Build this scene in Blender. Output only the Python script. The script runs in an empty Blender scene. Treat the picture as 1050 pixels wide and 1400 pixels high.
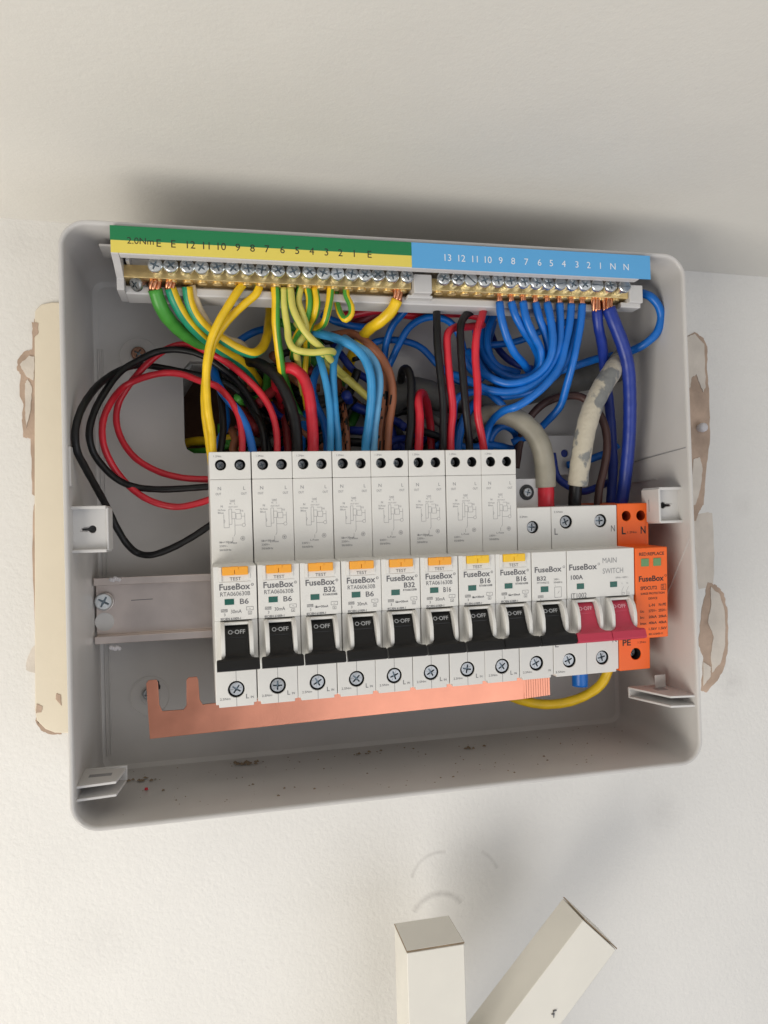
import bpy, bmesh, math, random
from mathutils import Vector, Matrix
random.seed(7)
C = bpy.context.scene.collection
S = 0.001                                  # everything below is written in millimetres

# ------------------------------------------------------------------ camera
CAM = Vector((2.53, -393.88, 76.63)); YAW, PITCH, ROLL, F = 12.70, 1.02, -1.67, 1014.4
y_, p_, r_ = (math.radians(a) for a in (YAW, PITCH, ROLL))
fwd = Vector((math.sin(y_)*math.cos(p_), math.cos(y_)*math.cos(p_), math.sin(p_)))
rt0 = Vector((math.cos(y_), -math.sin(y_), 0)); up0 = rt0.cross(fwd)
RT = rt0*math.cos(r_) + up0*math.sin(r_); UP = -rt0*math.sin(r_) + up0*math.cos(r_)
cam_data = bpy.data.cameras.new('camera'); cam = bpy.data.objects.new('camera', cam_data); C.objects.link(cam)
M = Matrix((RT, UP, -fwd)).transposed().to_4x4(); M.translation = CAM*S
cam.matrix_world = M
cam_data.sensor_fit = 'HORIZONTAL'; cam_data.sensor_width = 36; cam_data.lens = 36*F/1050
cam_data.clip_start = 0.01; cam_data.clip_end = 50
bpy.context.scene.camera = cam

def at(px, py, Y):
    """point of the place that lies at depth Y (mm) along the given line of sight: a measuring aid"""
    d = fwd + RT*((px-525)/F) - UP*((py-700)/F)
    return CAM + d*((Y-CAM.y)/d.y)

# ------------------------------------------------------------------ light
sc = bpy.context.scene
sc.view_settings.view_transform = 'Standard'; sc.view_settings.look = 'None'
sc.view_settings.exposure = 0.0; sc.view_settings.gamma = 1
w = bpy.data.worlds.new('World'); sc.world = w; w.use_nodes = True
bg = w.node_tree.nodes['Background']; bg.inputs[0].default_value = (0.95, 0.96, 1.0, 1); bg.inputs[1].default_value = 0.262
def area(name, loc, target, sx, sy, power, col):
    l = bpy.data.lights.new(name, 'AREA'); l.shape = 'RECTANGLE'; l.size = sx*S; l.size_y = sy*S
    l.energy = power; l.color = col
    o = bpy.data.objects.new(name, l); C.objects.link(o); o.location = Vector(loc)*S
    o.rotation_euler = (Vector(target)-Vector(loc)).to_track_quat('-Z', 'Y').to_euler()
    return o
area('window_light', (-680, -640, -560), (60, 0, 60), 620, 620, 9.6, (1.0, 0.945, 0.85))
area('fill_light', (600, -1100, -520), (180, 0, 60), 1000, 1000, 5.4, (0.93, 0.95, 1.0))  # added cool fill for the right wall and ceiling, no such lamp known

# ------------------------------------------------------------------ materials
def mat(name, col, rough=0.45, metal=0.0, bump=0.0, bscale=200, var=0.0, vscale=40, spec=0.5, coat=0.0, dirt=None):
    m = bpy.data.materials.new(name); m.use_nodes = True; nt = m.node_tree; b = nt.nodes['Principled BSDF']
    b.inputs['Base Color'].default_value = (*col, 1); b.inputs['Roughness'].default_value = rough
    b.inputs['Metallic'].default_value = metal; b.inputs['Specular IOR Level'].default_value = spec
    b.inputs['Coat Weight'].default_value = coat
    if 'pvc' in name: bump, bscale, var, vscale = 0.25, 260, 0.13, 130
    tc = nt.nodes.new('ShaderNodeTexCoord')
    if bump:
        n = nt.nodes.new('ShaderNodeTexNoise'); n.inputs['Scale'].default_value = bscale; n.inputs['Detail'].default_value = 5
        nt.links.new(tc.outputs['Object'], n.inputs['Vector'])
        bp = nt.nodes.new('ShaderNodeBump'); bp.inputs['Strength'].default_value = bump; bp.inputs['Distance'].default_value = 0.0006
        nt.links.new(n.outputs['Fac'], bp.inputs['Height']); nt.links.new(bp.outputs['Normal'], b.inputs['Normal'])
    if var or dirt:
        n = nt.nodes.new('ShaderNodeTexNoise'); n.inputs['Scale'].default_value = vscale; n.inputs['Detail'].default_value = 6
        nt.links.new(tc.outputs['Object'], n.inputs['Vector'])
        rmp = nt.nodes.new('ShaderNodeValToRGB')
        lo = dirt if dirt else tuple(c*(1-var) for c in col)
        if dirt: rmp.color_ramp.elements[0].position = 0.44; rmp.color_ramp.elements[1].position = 0.49
        else: rmp.color_ramp.elements[0].position = 0.3; rmp.color_ramp.elements[1].position = 0.7
        rmp.color_ramp.elements[0].color = (*lo, 1); rmp.color_ramp.elements[1].color = (*[min(1, c*(1+var)) for c in col], 1)
        nt.links.new(n.outputs['Fac'], rmp.inputs['Fac']); nt.links.new(rmp.outputs['Color'], b.inputs['Base Color'])
        r2 = nt.nodes.new('ShaderNodeMapRange'); r2.inputs['To Min'].default_value = max(0, rough-0.08); r2.inputs['To Max'].default_value = min(1, rough+0.1)
        nt.links.new(n.outputs['Fac'], r2.inputs['Value']); nt.links.new(r2.outputs['Result'], b.inputs['Roughness'])
    return m
K = {}
K['recess'] = mat('screw_recess_shade', (0.20, 0.25, 0.29), 0.45, metal=.8)  # darker metal paints the shade on the floor of the cross
K['case'] = mat('case_plastic', (0.535, 0.52, 0.505), 0.36, var=0.05, vscale=25, bump=0.06, bscale=900)
K['clip'] = mat('clip_plastic', (0.60, 0.59, 0.58), 0.35, var=0.03)
K['device'] = mat('device_plastic', (0.70, 0.69, 0.66), 0.42, bump=0.10, bscale=1800, var=0.025, vscale=60)
K['ink'] = mat('grey_ink', (0.12, 0.12, 0.13), 0.6)
K['ink_light'] = mat('pale_grey_ink', (0.27, 0.27, 0.28), 0.6)
K['ink_black'] = mat('black_ink', (0.02, 0.018, 0.016), 0.6)
K['ink_white'] = mat('white_ink', (0.75, 0.8, 0.85), 0.6)
K['ink_toggle'] = mat('toggle_ink', (0.45, 0.46, 0.47), 0.6)
K['ink_red'] = mat('pink_ink', (0.8, 0.42, 0.48), 0.6)
K['black_toggle'] = mat('black_toggle_plastic', (0.005, 0.005, 0.0055), 0.38, spec=0.35, bump=0.05, bscale=1500)
K['red_toggle'] = mat('red_toggle_plastic', (0.50, 0.035, 0.075), 0.38, bump=0.05, bscale=1500)
K['orange'] = mat('orange_plastic', (0.84, 0.13, 0.010), 0.42, var=0.04)
K['test_orange'] = mat('test_button_orange', (0.85, 0.37, 0.03), 0.4)
K['test_yellow'] = mat('test_button_yellow', (0.85, 0.52, 0.02), 0.4)
K['green_window'] = mat('green_indicator', (0.004, 0.09, 0.065), 0.25)
K['pale_green_window'] = mat('pale_green_indicator', (0.12, 0.26, 0.10), 0.3)
K['well'] = mat('shade_and_smudge_black', (0.012, 0.014, 0.016), 0.5)  # black painted in for the shade inside terminal holes; also colours the smudge
K['zinc'] = mat('zinc_screw', (0.80, 0.84, 0.86), 0.30, metal=1.0, bump=0.25, bscale=900, var=0.15, vscale=500)
K['steel'] = mat('dull_steel_screw', (0.36, 0.37, 0.375), 0.38, metal=1.0, bump=0.3, bscale=900, var=0.2, vscale=500)
K['rail'] = mat('galvanised_rail', (0.66, 0.58, 0.54), 0.30, metal=0.85, bump=0.08, bscale=500, var=0.08, vscale=60)  # pinkish tint is a skin reflection put into the base colour
K['brass'] = mat('brass', (0.76, 0.58, 0.28), 0.34, metal=.9, bump=0.2, bscale=700, var=0.15, vscale=150)
K['copper_bar'] = mat('copper_bar', (0.66, 0.28, 0.185), 0.29, metal=1.0, bump=0.05, bscale=1200, var=0.16, vscale=35)
K['copper'] = mat('copper_strand', (0.66, 0.30, 0.17), 0.32, metal=1.0, var=0.2, vscale=600)
K['strip_green'] = mat('green_label', (0.006, 0.19, 0.065), 0.4)
K['strip_yellow'] = mat('yellow_label', (0.75, 0.62, 0.11), 0.4)
K['strip_blue'] = mat('blue_label', (0.10, 0.38, 0.72), 0.4)
K['holder'] = mat('holder_plastic', (0.58, 0.57, 0.57), 0.4)
K['w_red'] = mat('red_pvc', (0.58, 0.018, 0.035), 0.33, bump=0.1, bscale=500)
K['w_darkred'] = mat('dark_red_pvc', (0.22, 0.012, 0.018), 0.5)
K['w_black'] = mat('black_pvc', (0.006, 0.006, 0.007), 0.42, spec=0.35, bump=0.1, bscale=500)
K['w_blue'] = mat('blue_pvc', (0.003, 0.135, 0.52), 0.36, bump=0.08, bscale=500)
K['w_light'] = mat('light_blue_pvc', (0.035, 0.27, 0.56), 0.38, bump=0.08, bscale=500)
K['w_lightp'] = mat('pale_light_blue_pvc', (0.12, 0.36, 0.60), 0.4)
K['w_royal'] = mat('royal_blue_pvc', (0.010, 0.032, 0.25), 0.38, bump=0.15, bscale=300)
K['w_brown'] = mat('brown_pvc', (0.30, 0.105, 0.05), 0.42, bump=0.08)
K['w_dbrown'] = mat('dark_brown_pvc', (0.065, 0.030, 0.026), 0.42, bump=0.08)
K['w_yellow'] = mat('yellow_pvc', (0.80, 0.52, 0.012), 0.36, bump=0.08)
K['w_pale'] = mat('pale_yellow_pvc', (0.62, 0.56, 0.12), 0.4)
K['w_green'] = mat('green_pvc', (0.06, 0.30, 0.04), 0.4, bump=0.12, bscale=300)
K['w_teal'] = mat('teal_green_pvc', (0.01, 0.26, 0.14), 0.4)
K['w_cream'] = mat('cream_pvc', (0.62, 0.52, 0.36), 0.5)
K['w_grey'] = mat('grey_sheath', (0.27, 0.25, 0.20), 0.45, bump=0.3, bscale=250, var=0.12, vscale=90)
K['w_dgrey'] = mat('dark_grey_sheath', (0.10, 0.10, 0.095), 0.5, bump=0.2)
K['w_dirty'] = mat('plaster_smeared_sheath', (0.47, 0.43, 0.345), 0.85, bump=.8, bscale=450, dirt=(0.20, 0.205, 0.20), vscale=85)
K['debris'] = mat('plaster_crumbs', (0.25, 0.19, 0.13), 0.9)
K['plug'] = mat('white_wall_plug', (0.62, 0.60, 0.62), 0.6, bump=0.3)
K['board'] = mat('cream_paint', (0.76, 0.685, 0.55), 0.55, bump=0.3, bscale=90, var=0.05, vscale=18)
K['plaster'] = mat('bare_brown_plaster', (0.47, 0.35, 0.27), 0.95, bump=1.0, bscale=220, var=0.25, vscale=60)
K['plaster_light'] = mat('torn_cream_plaster', (0.66, 0.60, 0.53), 0.9, bump=0.8, bscale=220, var=0.12, vscale=60)
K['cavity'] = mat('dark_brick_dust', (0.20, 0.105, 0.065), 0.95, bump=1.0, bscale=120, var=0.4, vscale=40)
K['post'] = mat('white_gloss_paint', (0.70, 0.675, 0.61), 0.45, bump=0.12, bscale=120, var=0.04, vscale=30)
K['wood'] = mat('raw_wood_edge', (0.26, 0.19, 0.12), 0.8, var=0.3, vscale=90)

def wall_material(name, col, smudges=(), relief=1.0):
    m = mat(name, col, 0.62); nt = m.node_tree; b = nt.nodes['Principled BSDF']; N = nt.nodes; L = nt.links
    tc = N.new('ShaderNodeTexCoord')
    def noise(scale, det, rough=0.5):
        n = N.new('ShaderNodeTexNoise'); n.inputs['Scale'].default_value = scale; n.inputs['Detail'].default_value = det
        n.inputs['Roughness'].default_value = rough; L.new(tc.outputs['Object'], n.inputs['Vector']); return n
    fine, mid, big = noise(900, 2), noise(400, 3), noise(9, 3)
    a = N.new('ShaderNodeMath'); a.operation = 'MULTIPLY_ADD'; a.inputs[1].default_value = 0.35
    L.new(fine.outputs['Fac'], a.inputs[0]); L.new(mid.outputs['Fac'], a.inputs[2])
    bp = N.new('ShaderNodeBump'); bp.inputs['Strength'].default_value = 0.45; bp.inputs['Distance'].default_value = 0.00065*relief
    L.new(a.outputs[0], bp.inputs['Height'])
    bp2 = N.new('ShaderNodeBump'); bp2.inputs['Strength'].default_value = 0.35; bp2.inputs['Distance'].default_value = 0.004
    L.new(big.outputs['Fac'], bp2.inputs['Height']); L.new(bp2.outputs['Normal'], bp.inputs['Normal'])
    L.new(bp.outputs['Normal'], b.inputs['Normal'])
    r = N.new('ShaderNodeValToRGB'); r.color_ramp.elements[0].position = .3; r.color_ramp.elements[1].position = .75
    r.color_ramp.elements[0].color = (*[c*0.95 for c in col], 1); r.color_ramp.elements[1].color = (*col, 1)
    L.new(noise(14, 5, .6).outputs['Fac'], r.inputs['Fac'])
    cur = r.outputs['Color']
    sep = N.new('ShaderNodeSeparateXYZ'); L.new(tc.outputs['Object'], sep.inputs[0])
    def mth(op, a, b=None, c=None):
        n = N.new('ShaderNodeMath'); n.operation = op
        for i, v in enumerate((a, b, c)):
            if v is None: continue
            if isinstance(v, (int, float)): n.inputs[i].default_value = v
            else: L.new(v, n.inputs[i])
        return n.outputs[0]
    for (cx, cz, rad, width, a0, a1, strength) in smudges:      # old curved scuff marks on the paint
        dx = mth('SUBTRACT', sep.outputs['X'], cx*S); dz = mth('SUBTRACT', sep.outputs['Z'], cz*S)
        d = mth('SQRT', mth('ADD', mth('MULTIPLY', dx, dx), mth('MULTIPLY', dz, dz)))
        band = mth('SUBTRACT', 1.0, mth('MINIMUM', mth('DIVIDE', mth('ABSOLUTE', mth('SUBTRACT', d, rad*S)), width*S), 1.0))
        ang = mth('ARCTAN2', dz, dx)
        win = mth('MULTIPLY', mth('GREATER_THAN', ang, math.radians(a0)), mth('LESS_THAN', ang, math.radians(a1)))
        nz = mth('MULTIPLY', noise(260, 4, .7).outputs['Fac'], 1.5)
        f = mth('MULTIPLY', mth('MULTIPLY', mth('MULTIPLY', band, win), nz), strength)
        mx = N.new('ShaderNodeMix'); mx.data_type = 'RGBA'; L.new(f, mx.inputs['Factor']); L.new(cur, mx.inputs[6])
        mx.inputs[7].default_value = (0.24, 0.22, 0.21, 1); cur = mx.outputs[2]
    L.new(cur, b.inputs['Base Color'])
    return m
q1, q2 = at(600, 1262, 3), at(603, 1205, 3)
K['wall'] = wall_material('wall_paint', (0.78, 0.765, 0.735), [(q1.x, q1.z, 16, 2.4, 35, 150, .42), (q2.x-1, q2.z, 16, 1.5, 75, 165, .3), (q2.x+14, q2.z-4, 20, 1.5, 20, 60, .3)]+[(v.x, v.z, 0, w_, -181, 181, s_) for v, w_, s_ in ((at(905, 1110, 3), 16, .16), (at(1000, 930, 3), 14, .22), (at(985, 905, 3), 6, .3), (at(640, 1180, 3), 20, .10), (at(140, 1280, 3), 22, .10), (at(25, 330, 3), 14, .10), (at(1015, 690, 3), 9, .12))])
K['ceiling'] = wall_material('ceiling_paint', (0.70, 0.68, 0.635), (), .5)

# ------------------------------------------------------------------ helpers
def link(name, me, parent=None, loc=None, rot=None, scale=None):
    o = bpy.data.objects.new(name, me); C.objects.link(o)
    if parent: o.parent = parent
    if loc is not None: o.location = Vector(loc)*S
    if rot is not None: o.rotation_euler = rot
    if scale is not None: o.scale = (scale,)*3 if isinstance(scale, (int, float)) else scale
    return o
def empty(name, loc=(0, 0, 0), rot=(0, 0, 0)):
    o = bpy.data.objects.new(name, None); C.objects.link(o); o.location = Vector(loc)*S; o.rotation_euler = rot
    o.empty_display_size = 0.01; return o
def tag(o, label=None, cat=None, group=None, kind=None):
    if label: o['label'] = label
    if cat: o['category'] = cat
    if group: o['group'] = group
    if kind: o['kind'] = kind
    return o
def mesh_from(name, verts, faces, mats, midx=None, smooth=False, scale=S):
    me = bpy.data.meshes.new(name); me.from_pydata([tuple(c*scale for c in v) for v in verts], [], faces)
    for m in mats: me.materials.append(m)
    if midx: me.polygons.foreach_set('material_index', midx)
    if smooth: me.polygons.foreach_set('use_smooth', [True]*len(me.polygons))
    me.update(); return me
class B:
    """collects solids (mm) into one mesh"""
    def __init__(s): s.bm = bmesh.new()
    def quadloop(s, loops, cap0=True, cap1=True):
        vs = [[s.bm.verts.new(p) for p in l] for l in loops]; n = len(vs[0])
        for a, b in zip(vs, vs[1:]):
            for i in range(n): s.bm.faces.new((a[i], a[(i+1) % n], b[(i+1) % n], b[i]))
        if cap0: s.bm.faces.new(vs[0][::-1])
        if cap1: s.bm.faces.new(vs[-1])
        return s
    def box(s, x0, x1, y0, y1, z0, z1):
        return s.quadloop([[(x0, y0, z), (x1, y0, z), (x1, y1, z), (x0, y1, z)] for z in (z0, z1)])
    def prof(s, pts, x0, x1):                 # (y,z) outline swept along x
        return s.quadloop([[(x, p[0], p[1]) for p in pts] for x in (x0, x1)])
    def plate(s, outline, holes, y0, y1, n=20, caps=True):   # (x,z) outline with round holes (x,z,r), from depth y0 (front) to y1
        bm = s.bm; loops = [outline]
        for h in holes:
            if len(h) == 3:
                hx, hz, r = h; loops.append([(hx+r*math.cos(2*math.pi*i/n), hz+r*math.sin(2*math.pi*i/n)) for i in range(n)])
            else: loops.append(h[0])
        rings = []
        for yy in (y0, y1):
            edges = []; rr = []
            for l in loops:
                vs = [bm.verts.new((x, yy, z)) for x, z in l]; rr.append(vs)
                edges += [bm.edges.new((vs[i], vs[(i+1) % len(vs)])) for i in range(len(vs))]
            bmesh.ops.triangle_fill(bm, use_beauty=True, edges=edges); rings.append(rr)
        for a, b in zip(*rings):
            for i in range(len(a)): bm.faces.new((a[i], a[(i+1) % len(a)], b[(i+1) % len(a)], b[i]))
        return s
    def disc(s, x, z, r, y0, y1, n=20):
        return s.quadloop([[(x+r*math.cos(2*math.pi*i/n), y, z+r*math.sin(2*math.pi*i/n)) for i in range(n)] for y in (y0, y1)])
    def cup(s, x, z, r, y0, y1, n=20):          # open-fronted lining, dark to paint the shade inside a hole
        return s.quadloop([[(x+r*math.cos(2*math.pi*i/n), y, z+r*math.sin(2*math.pi*i/n)) for i in range(n)] for y in (y0, y1)], cap0=False)
    def lathe(s, prof, n=24, axis='y', c=(0, 0, 0), cap0=True):   # prof: (r, h)
        loops = []
        for r, h in prof:
            ring = []
            for i in range(n):
                a = 2*math.pi*i/n; u, v = max(r, 1e-4)*math.cos(a), max(r, 1e-4)*math.sin(a)
                ring.append((c[0]+u, c[1]+h, c[2]+v) if axis == 'y' else (c[0]+u, c[1]+v, c[2]+h))
            loops.append(ring)
        return s.quadloop(loops, cap0=cap0)
    def mesh(s, name, m, smooth=None):
        bmesh.ops.recalc_face_normals(s.bm, faces=s.bm.faces)
        bmesh.ops.scale(s.bm, vec=(S, S, S), verts=s.bm.verts)
        me = bpy.data.meshes.new(name); s.bm.to_mesh(me); s.bm.free()
        for x in (m if isinstance(m, (list, tuple)) else [m]): me.materials.append(x)
        if smooth is not None:
            me.polygons.foreach_set('use_smooth', [True]*len(me.polygons)); me.set_sharp_from_angle(angle=math.radians(smooth))
        return me
    def build(s, name, m, parent=None, bevel=0, loc=None, smooth=None, seg=2):
        o = link(name, s.mesh(name, m, smooth), parent, loc)
        if bevel: add_bevel(o, bevel, seg)
        return o
def add_bevel(o, wdt, seg=2):
    md = o.modifiers.new('edge', 'BEVEL'); md.width = wdt*S; md.segments = seg; md.limit_method = 'ANGLE'; md.angle_limit = math.radians(35)
    md.harden_normals = True; o.data.polygons.foreach_set('use_smooth', [True]*len(o.data.polygons)); o.data.set_sharp_from_angle(angle=math.radians(35))

_tc = {}
def glyphs(s, bold=0.0):
    k = (s, bold)
    if k not in _tc:
        cu = bpy.data.curves.new('text', 'FONT'); cu.body = s; cu.size = 1; cu.resolution_u = 3; cu.offset = bold; cu.fill_mode = 'FRONT'
        o = bpy.data.objects.new('text', cu); C.objects.link(o)
        dg = bpy.context.evaluated_depsgraph_get(); me = bpy.data.meshes.new_from_object(o.evaluated_get(dg))
        vs = [(v.co.x, v.co.y) for v in me.vertices]; fs = [tuple(p.vertices) for p in me.polygons]
        bpy.data.objects.remove(o); bpy.data.curves.remove(cu); bpy.data.meshes.remove(me)
        _tc[k] = (vs, fs)
    return _tc[k]
class Print:
    """flat print on a face that looks along -y"""
    def __init__(s, y): s.y = y; s.v = []; s.f = []
    def text(s, t, x, z, h, w=None, al='l', bold=0.0, rot=0):
        vs, fs = glyphs(t, bold)
        if not vs: return s
        k = h/0.70; x0 = min(v[0] for v in vs); x1 = max(v[0] for v in vs)
        kx = k if w is None else w/(x1-x0)
        W = (x1-x0)*kx; ox = {'l': 0, 'c': -W/2, 'r': -W}[al]
        b = len(s.v); s.v += [(x+ox+(vx-x0)*kx, s.y, z+vz*k) for vx, vz in vs]
        s.f += [tuple(i+b for i in f) for f in fs]; return s
    def line(s, x0, z0, x1, z1, t=.12):
        d = Vector((x1-x0, z1-z0)); n = Vector((-d.y, d.x)).normalized()*t/2; b = len(s.v)
        s.v += [(x0-n.x, s.y, z0-n.y), (x1-n.x, s.y, z1-n.y), (x1+n.x, s.y, z1+n.y), (x0+n.x, s.y, z0+n.y)]
        s.f.append((b, b+1, b+2, b+3)); return s
    def rect(s, x0, z0, x1, z1, t=.12):
        return s.line(x0, z0, x1, z0, t).line(x1, z0, x1, z1, t).line(x1, z1, x0, z1, t).line(x0, z1, x0, z0, t)
    def ring(s, x, z, r, t=.12, n=8):
        p = [(x+r*math.cos(i*2*math.pi/n), z+r*math.sin(i*2*math.pi/n)) for i in range(n+1)]
        for a, b in zip(p, p[1:]): s.line(*a, *b, t)
        return s
    def mesh(s, name, m): return mesh_from(name, s.v, s.f, [m])
    def build(s, name, m, parent): return link(name, s.mesh(name, m), parent)

# shared screw head (unit radius, face towards -y): dished disc with a cross recess
def screw_mesh(name, m, cross=True, n=24):
    b = B(); a, c = .13, .62
    cr = [(a, a), (c, a*.7), (c, -a*.7), (a, -a), (a*.7, -c), (-a*.7, -c), (-a, -a), (-c, -a*.7), (-c, a*.7), (-a, a), (-a*.7, c), (a*.7, c)]
    if not cross: cr = [(-.85, -.11), (.85, -.11), (.85, .11), (-.85, .11)]
    out = [(.84*math.cos(2*math.pi*i/n), .84*math.sin(2*math.pi*i/n)) for i in range(n)]
    b.plate(out, [(cr[::-1],)], -.52, -.02)
    b.lathe([(.842, -.51), (.95, -.42), (1, -.25), (1, 0), (.62, .02), (.62, 2.4)], n, cap0=False)
    # scored cross between the arms
    for k in range(4):
        t = math.pi/4+k*math.pi/2; ux, uz = math.cos(t), math.sin(t)
        p = [(ux*.3-uz*.035, uz*.3+ux*.035), (ux*.75-uz*.035, uz*.75+ux*.035), (ux*.75+uz*.035, uz*.75-ux*.035), (ux*.3+uz*.035, uz*.3-ux*.035)]
        if cross: b.quadloop([[(x, y, z) for x, z in p] for y in (-.57, -.50)])
    b.box(-.6, .6, -.12, -.05, -.6, .6)
    me = b.mesh(name, [m, K['recess']], smooth=40)
    for p in me.polygons:
        if all(-.13 < me.vertices[i].co.y/S < -.04 for i in p.vertices): p.material_index = 1
    return me
SCREW = screw_mesh('zinc_screw', K['zinc']); SCREW_DULL = screw_mesh('steel_screw', K['steel']); SLOT = screw_mesh('slotted_screw', K['zinc'], False)
def screw(parent, x, y, z, r, me=None, name='screw', tilt=None):
    me = me or SCREW
    return link(name, me, parent, (x, y, z), (random.uniform(-.05, .05) if tilt is None else tilt[0], random.uniform(0, 6.28), random.uniform(-.05, .05) if tilt is None else tilt[1]), (r, r, r))

# ------------------------------------------------------------------ setting: wall, ceiling, cavity
WALL_Y = 3.0
def ceil_z(X): return 233.5 - (X+60)*0.0215
b = B()
hole = [(-16, 70), (-16, 150), (-8, 163), (60, 163), (60, 70)]
b.plate([(-900, -900), (1100, -900), (1100, ceil_z(1100)), (-900, ceil_z(-900))], [(hole[::-1],)], WALL_Y, WALL_Y+40)
wall = b.build('wall', K['wall']); tag(wall, kind='structure')
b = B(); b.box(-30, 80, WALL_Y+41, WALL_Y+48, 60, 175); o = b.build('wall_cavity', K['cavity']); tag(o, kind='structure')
b = B()
b.quadloop([[(x, yy, ceil_z(x)+dz) for (yy, dz) in ((60, 0), (-900, 0), (-900, 40), (60, 40))] for x in (-900, -300, 0, 300, 1100)])
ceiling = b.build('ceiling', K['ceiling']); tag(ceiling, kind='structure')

def patch(name, pix, m, y_front, thick, bevel=.25, jag=0.0, parent=wall, sub=3):
    """a flat flake on the wall, outline given by sight lines at its own depth"""
    pts = [at(px, py, y_front) for px, py in pix]; out = []; sub = sub if jag == 0 else 6
    n = len(pts)
    for i in range(n):
        a, c = pts[i], pts[(i+1) % n]
        for k in range(sub):
            t = k/sub; p = a.lerp(c, t)
            j = jag*(.9 if k == 3 else .55) if k else jag*.3
            out.append((p.x+random.uniform(-j, j), p.z+random.uniform(-j, j)))
    b = B(); b.plate(out, [], y_front, y_front+thick)
    return b.build(name, m, parent, bevel=bevel, seg=1)
# cream board outline left of the box, with rounded corners
patch('cream_panel', [(47, 440), (48, 424), (56, 416), (70, 413), (140, 413), (150, 1004), (75, 1002), (62, 997), (50, 985), (48, 972), (47, 700)], K['board'], WALL_Y-1.6, 2.2, .6, sub=2)
patch('bare_plaster_patch', [(47, 436), (44, 455), (44, 478), (34, 480), (24, 492), (23, 505), (28, 512), (27, 540), (32, 552), (30, 575), (32, 598), (42, 600), (43, 640), (44, 676), (47, 678), (52, 678), (52, 436)], K['plaster'], WALL_Y-.5, .9, .1, .35)
patch('torn_paint_flake', [(40, 486), (27, 498), (32, 508), (36, 515), (46, 520), (47, 488)], K['plaster_light'], WALL_Y-1.0, .6, .1, .35)
patch('torn_paint_flake', [(34, 525), (38, 518), (44, 530), (42, 560), (36, 585), (34, 560)], K['plaster_light'], WALL_Y-.9, .5, .1, .35)
patch('bare_plaster_patch', [(49, 880), (42, 889), (36, 905), (36, 916), (49, 921), (52, 921), (52, 880)], K['plaster_light'], WALL_Y-.6, .9, .1, .3)
patch('bare_plaster_patch', [(49, 676), (45, 700), (44, 760), (48, 860), (50, 930), (48, 970), (52, 990), (54, 986), (54, 676)], K['plaster'], WALL_Y-.3, .7, .1, .25)
patch('bare_plaster_patch', [(43, 440), (52, 441), (52, 456), (46, 461)], K['plaster'], WALL_Y-1.9, .5, .1, .3)
patch('bare_plaster_patch', [(50, 962), (58, 966), (56, 974), (49, 975)], K['plaster'], WALL_Y-1.9, .5, .1, .3)
patch('bare_plaster_patch', [(77, 948), (83, 950), (84, 965), (76, 956)], K['plaster'], WALL_Y-1.9, .5, .1, .2)
patch('bare_plaster_patch', [(52, 975), (48, 985), (56, 999), (68, 1004), (84, 1004), (84, 999), (66, 996)], K['plaster'], WALL_Y-.3, .6, .1, .3)
# right of the box
patch('bare_plaster_patch', [(936, 462), (950, 454), (962, 462), (967, 474), (967, 510), (970, 540), (971, 600), (966, 640), (962, 690), (956, 700), (952, 712), (940, 712), (935, 600)], K['plaster'], WALL_Y-.5, .9, .15, .5)
patch('torn_paint_flake', [(936, 462), (950, 456), (963, 470), (964, 500), (965, 528), (962, 536), (957, 525), (952, 512), (946, 516), (944, 530), (936, 532)], K['plaster_light'], WALL_Y-1.0, .6, .15, .5)
patch('torn_paint_flake', [(948, 628), (957, 625), (961, 640), (958, 668), (951, 690), (945, 690)], K['plaster_light'], WALL_Y-1.0, .6, .1, .4)
patch('bare_plaster_patch', [(968, 796), (980, 800), (990, 812), (995, 835), (996, 880), (992, 908), (982, 930), (966, 947), (958, 944), (962, 900), (955, 880), (960, 830)], K['plaster'], WALL_Y-.5, .9, .15, .6)
patch('torn_paint_flake', [(972, 802), (984, 812), (991, 835), (992, 880), (986, 906), (974, 920), (972, 898), (976, 870), (968, 850), (972, 830)], K['plaster_light'], WALL_Y-1.0, .6, .15, .5)
patch('torn_paint_flake', [(962, 905), (972, 912), (972, 925), (962, 938)], K['plaster_light'], WALL_Y-1.0, .6, .1, .3)
patch('skim_edge', [(945, 706), (968, 700), (974, 702), (977, 760), (975, 802), (955, 806), (950, 750)], K['plaster_light'], WALL_Y-.3, .6, .1, .5)
patch('skim_coat', [(955, 455), (985, 470), (996, 560), (1000, 640), (1003, 730), (1001, 820), (998, 900), (975, 960), (950, 960), (950, 455)], K['wall'], WALL_Y-.25, .5, .2, .5)
# white wall plug in the chase on the right
c = at(958, 585, WALL_Y-1.5)
b = B(); b.lathe([(1.6, -4), (2.6, -3.4), (2.9, -1.5), (2.3, 0), (2.2, 4)], 14, c=c)
o = b.build('wall_plug', K['plug'], smooth=60); tag(o, 'small white plastic plug stuck in the bare plaster right of the box', 'wall plug')

# ------------------------------------------------------------------ the enclosure
def rrect(x0, x1, z0, z1, r, n=8):
    out = []
    for cx, cz, a0 in ((x1-r, z0+r, -90), (x1-r, z1-r, 0), (x0+r, z1-r, 90), (x0+r, z0+r, 180)):
        for i in range(n+1):
            a = math.radians(a0+90*i/n); out.append((cx+r*math.cos(a), cz+r*math.sin(a)))
    return out
X0, X1, Z0, Z1, RIM = -57.15, 227.2, -42.2, 203.8, -78.0
BACK = -5.0
box = empty('consumer_unit_enclosure', (85, 0, 80)); OFF = Vector((85, 0, 80))
tag(box, 'open light grey plastic fuse box enclosure fixed to the white wall under the ceiling', 'electrical box')
def inbox(o): o.parent = box; o.location = o.location - OFF*S; return o
b = B()
def ring(dx, R, y, dz=None): return [(x, y, z) for x, z in rrect(X0-dx, X1+dx, Z0-(dx if dz is None else dz), Z1+(dx if dz is None else dz), R)]
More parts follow.
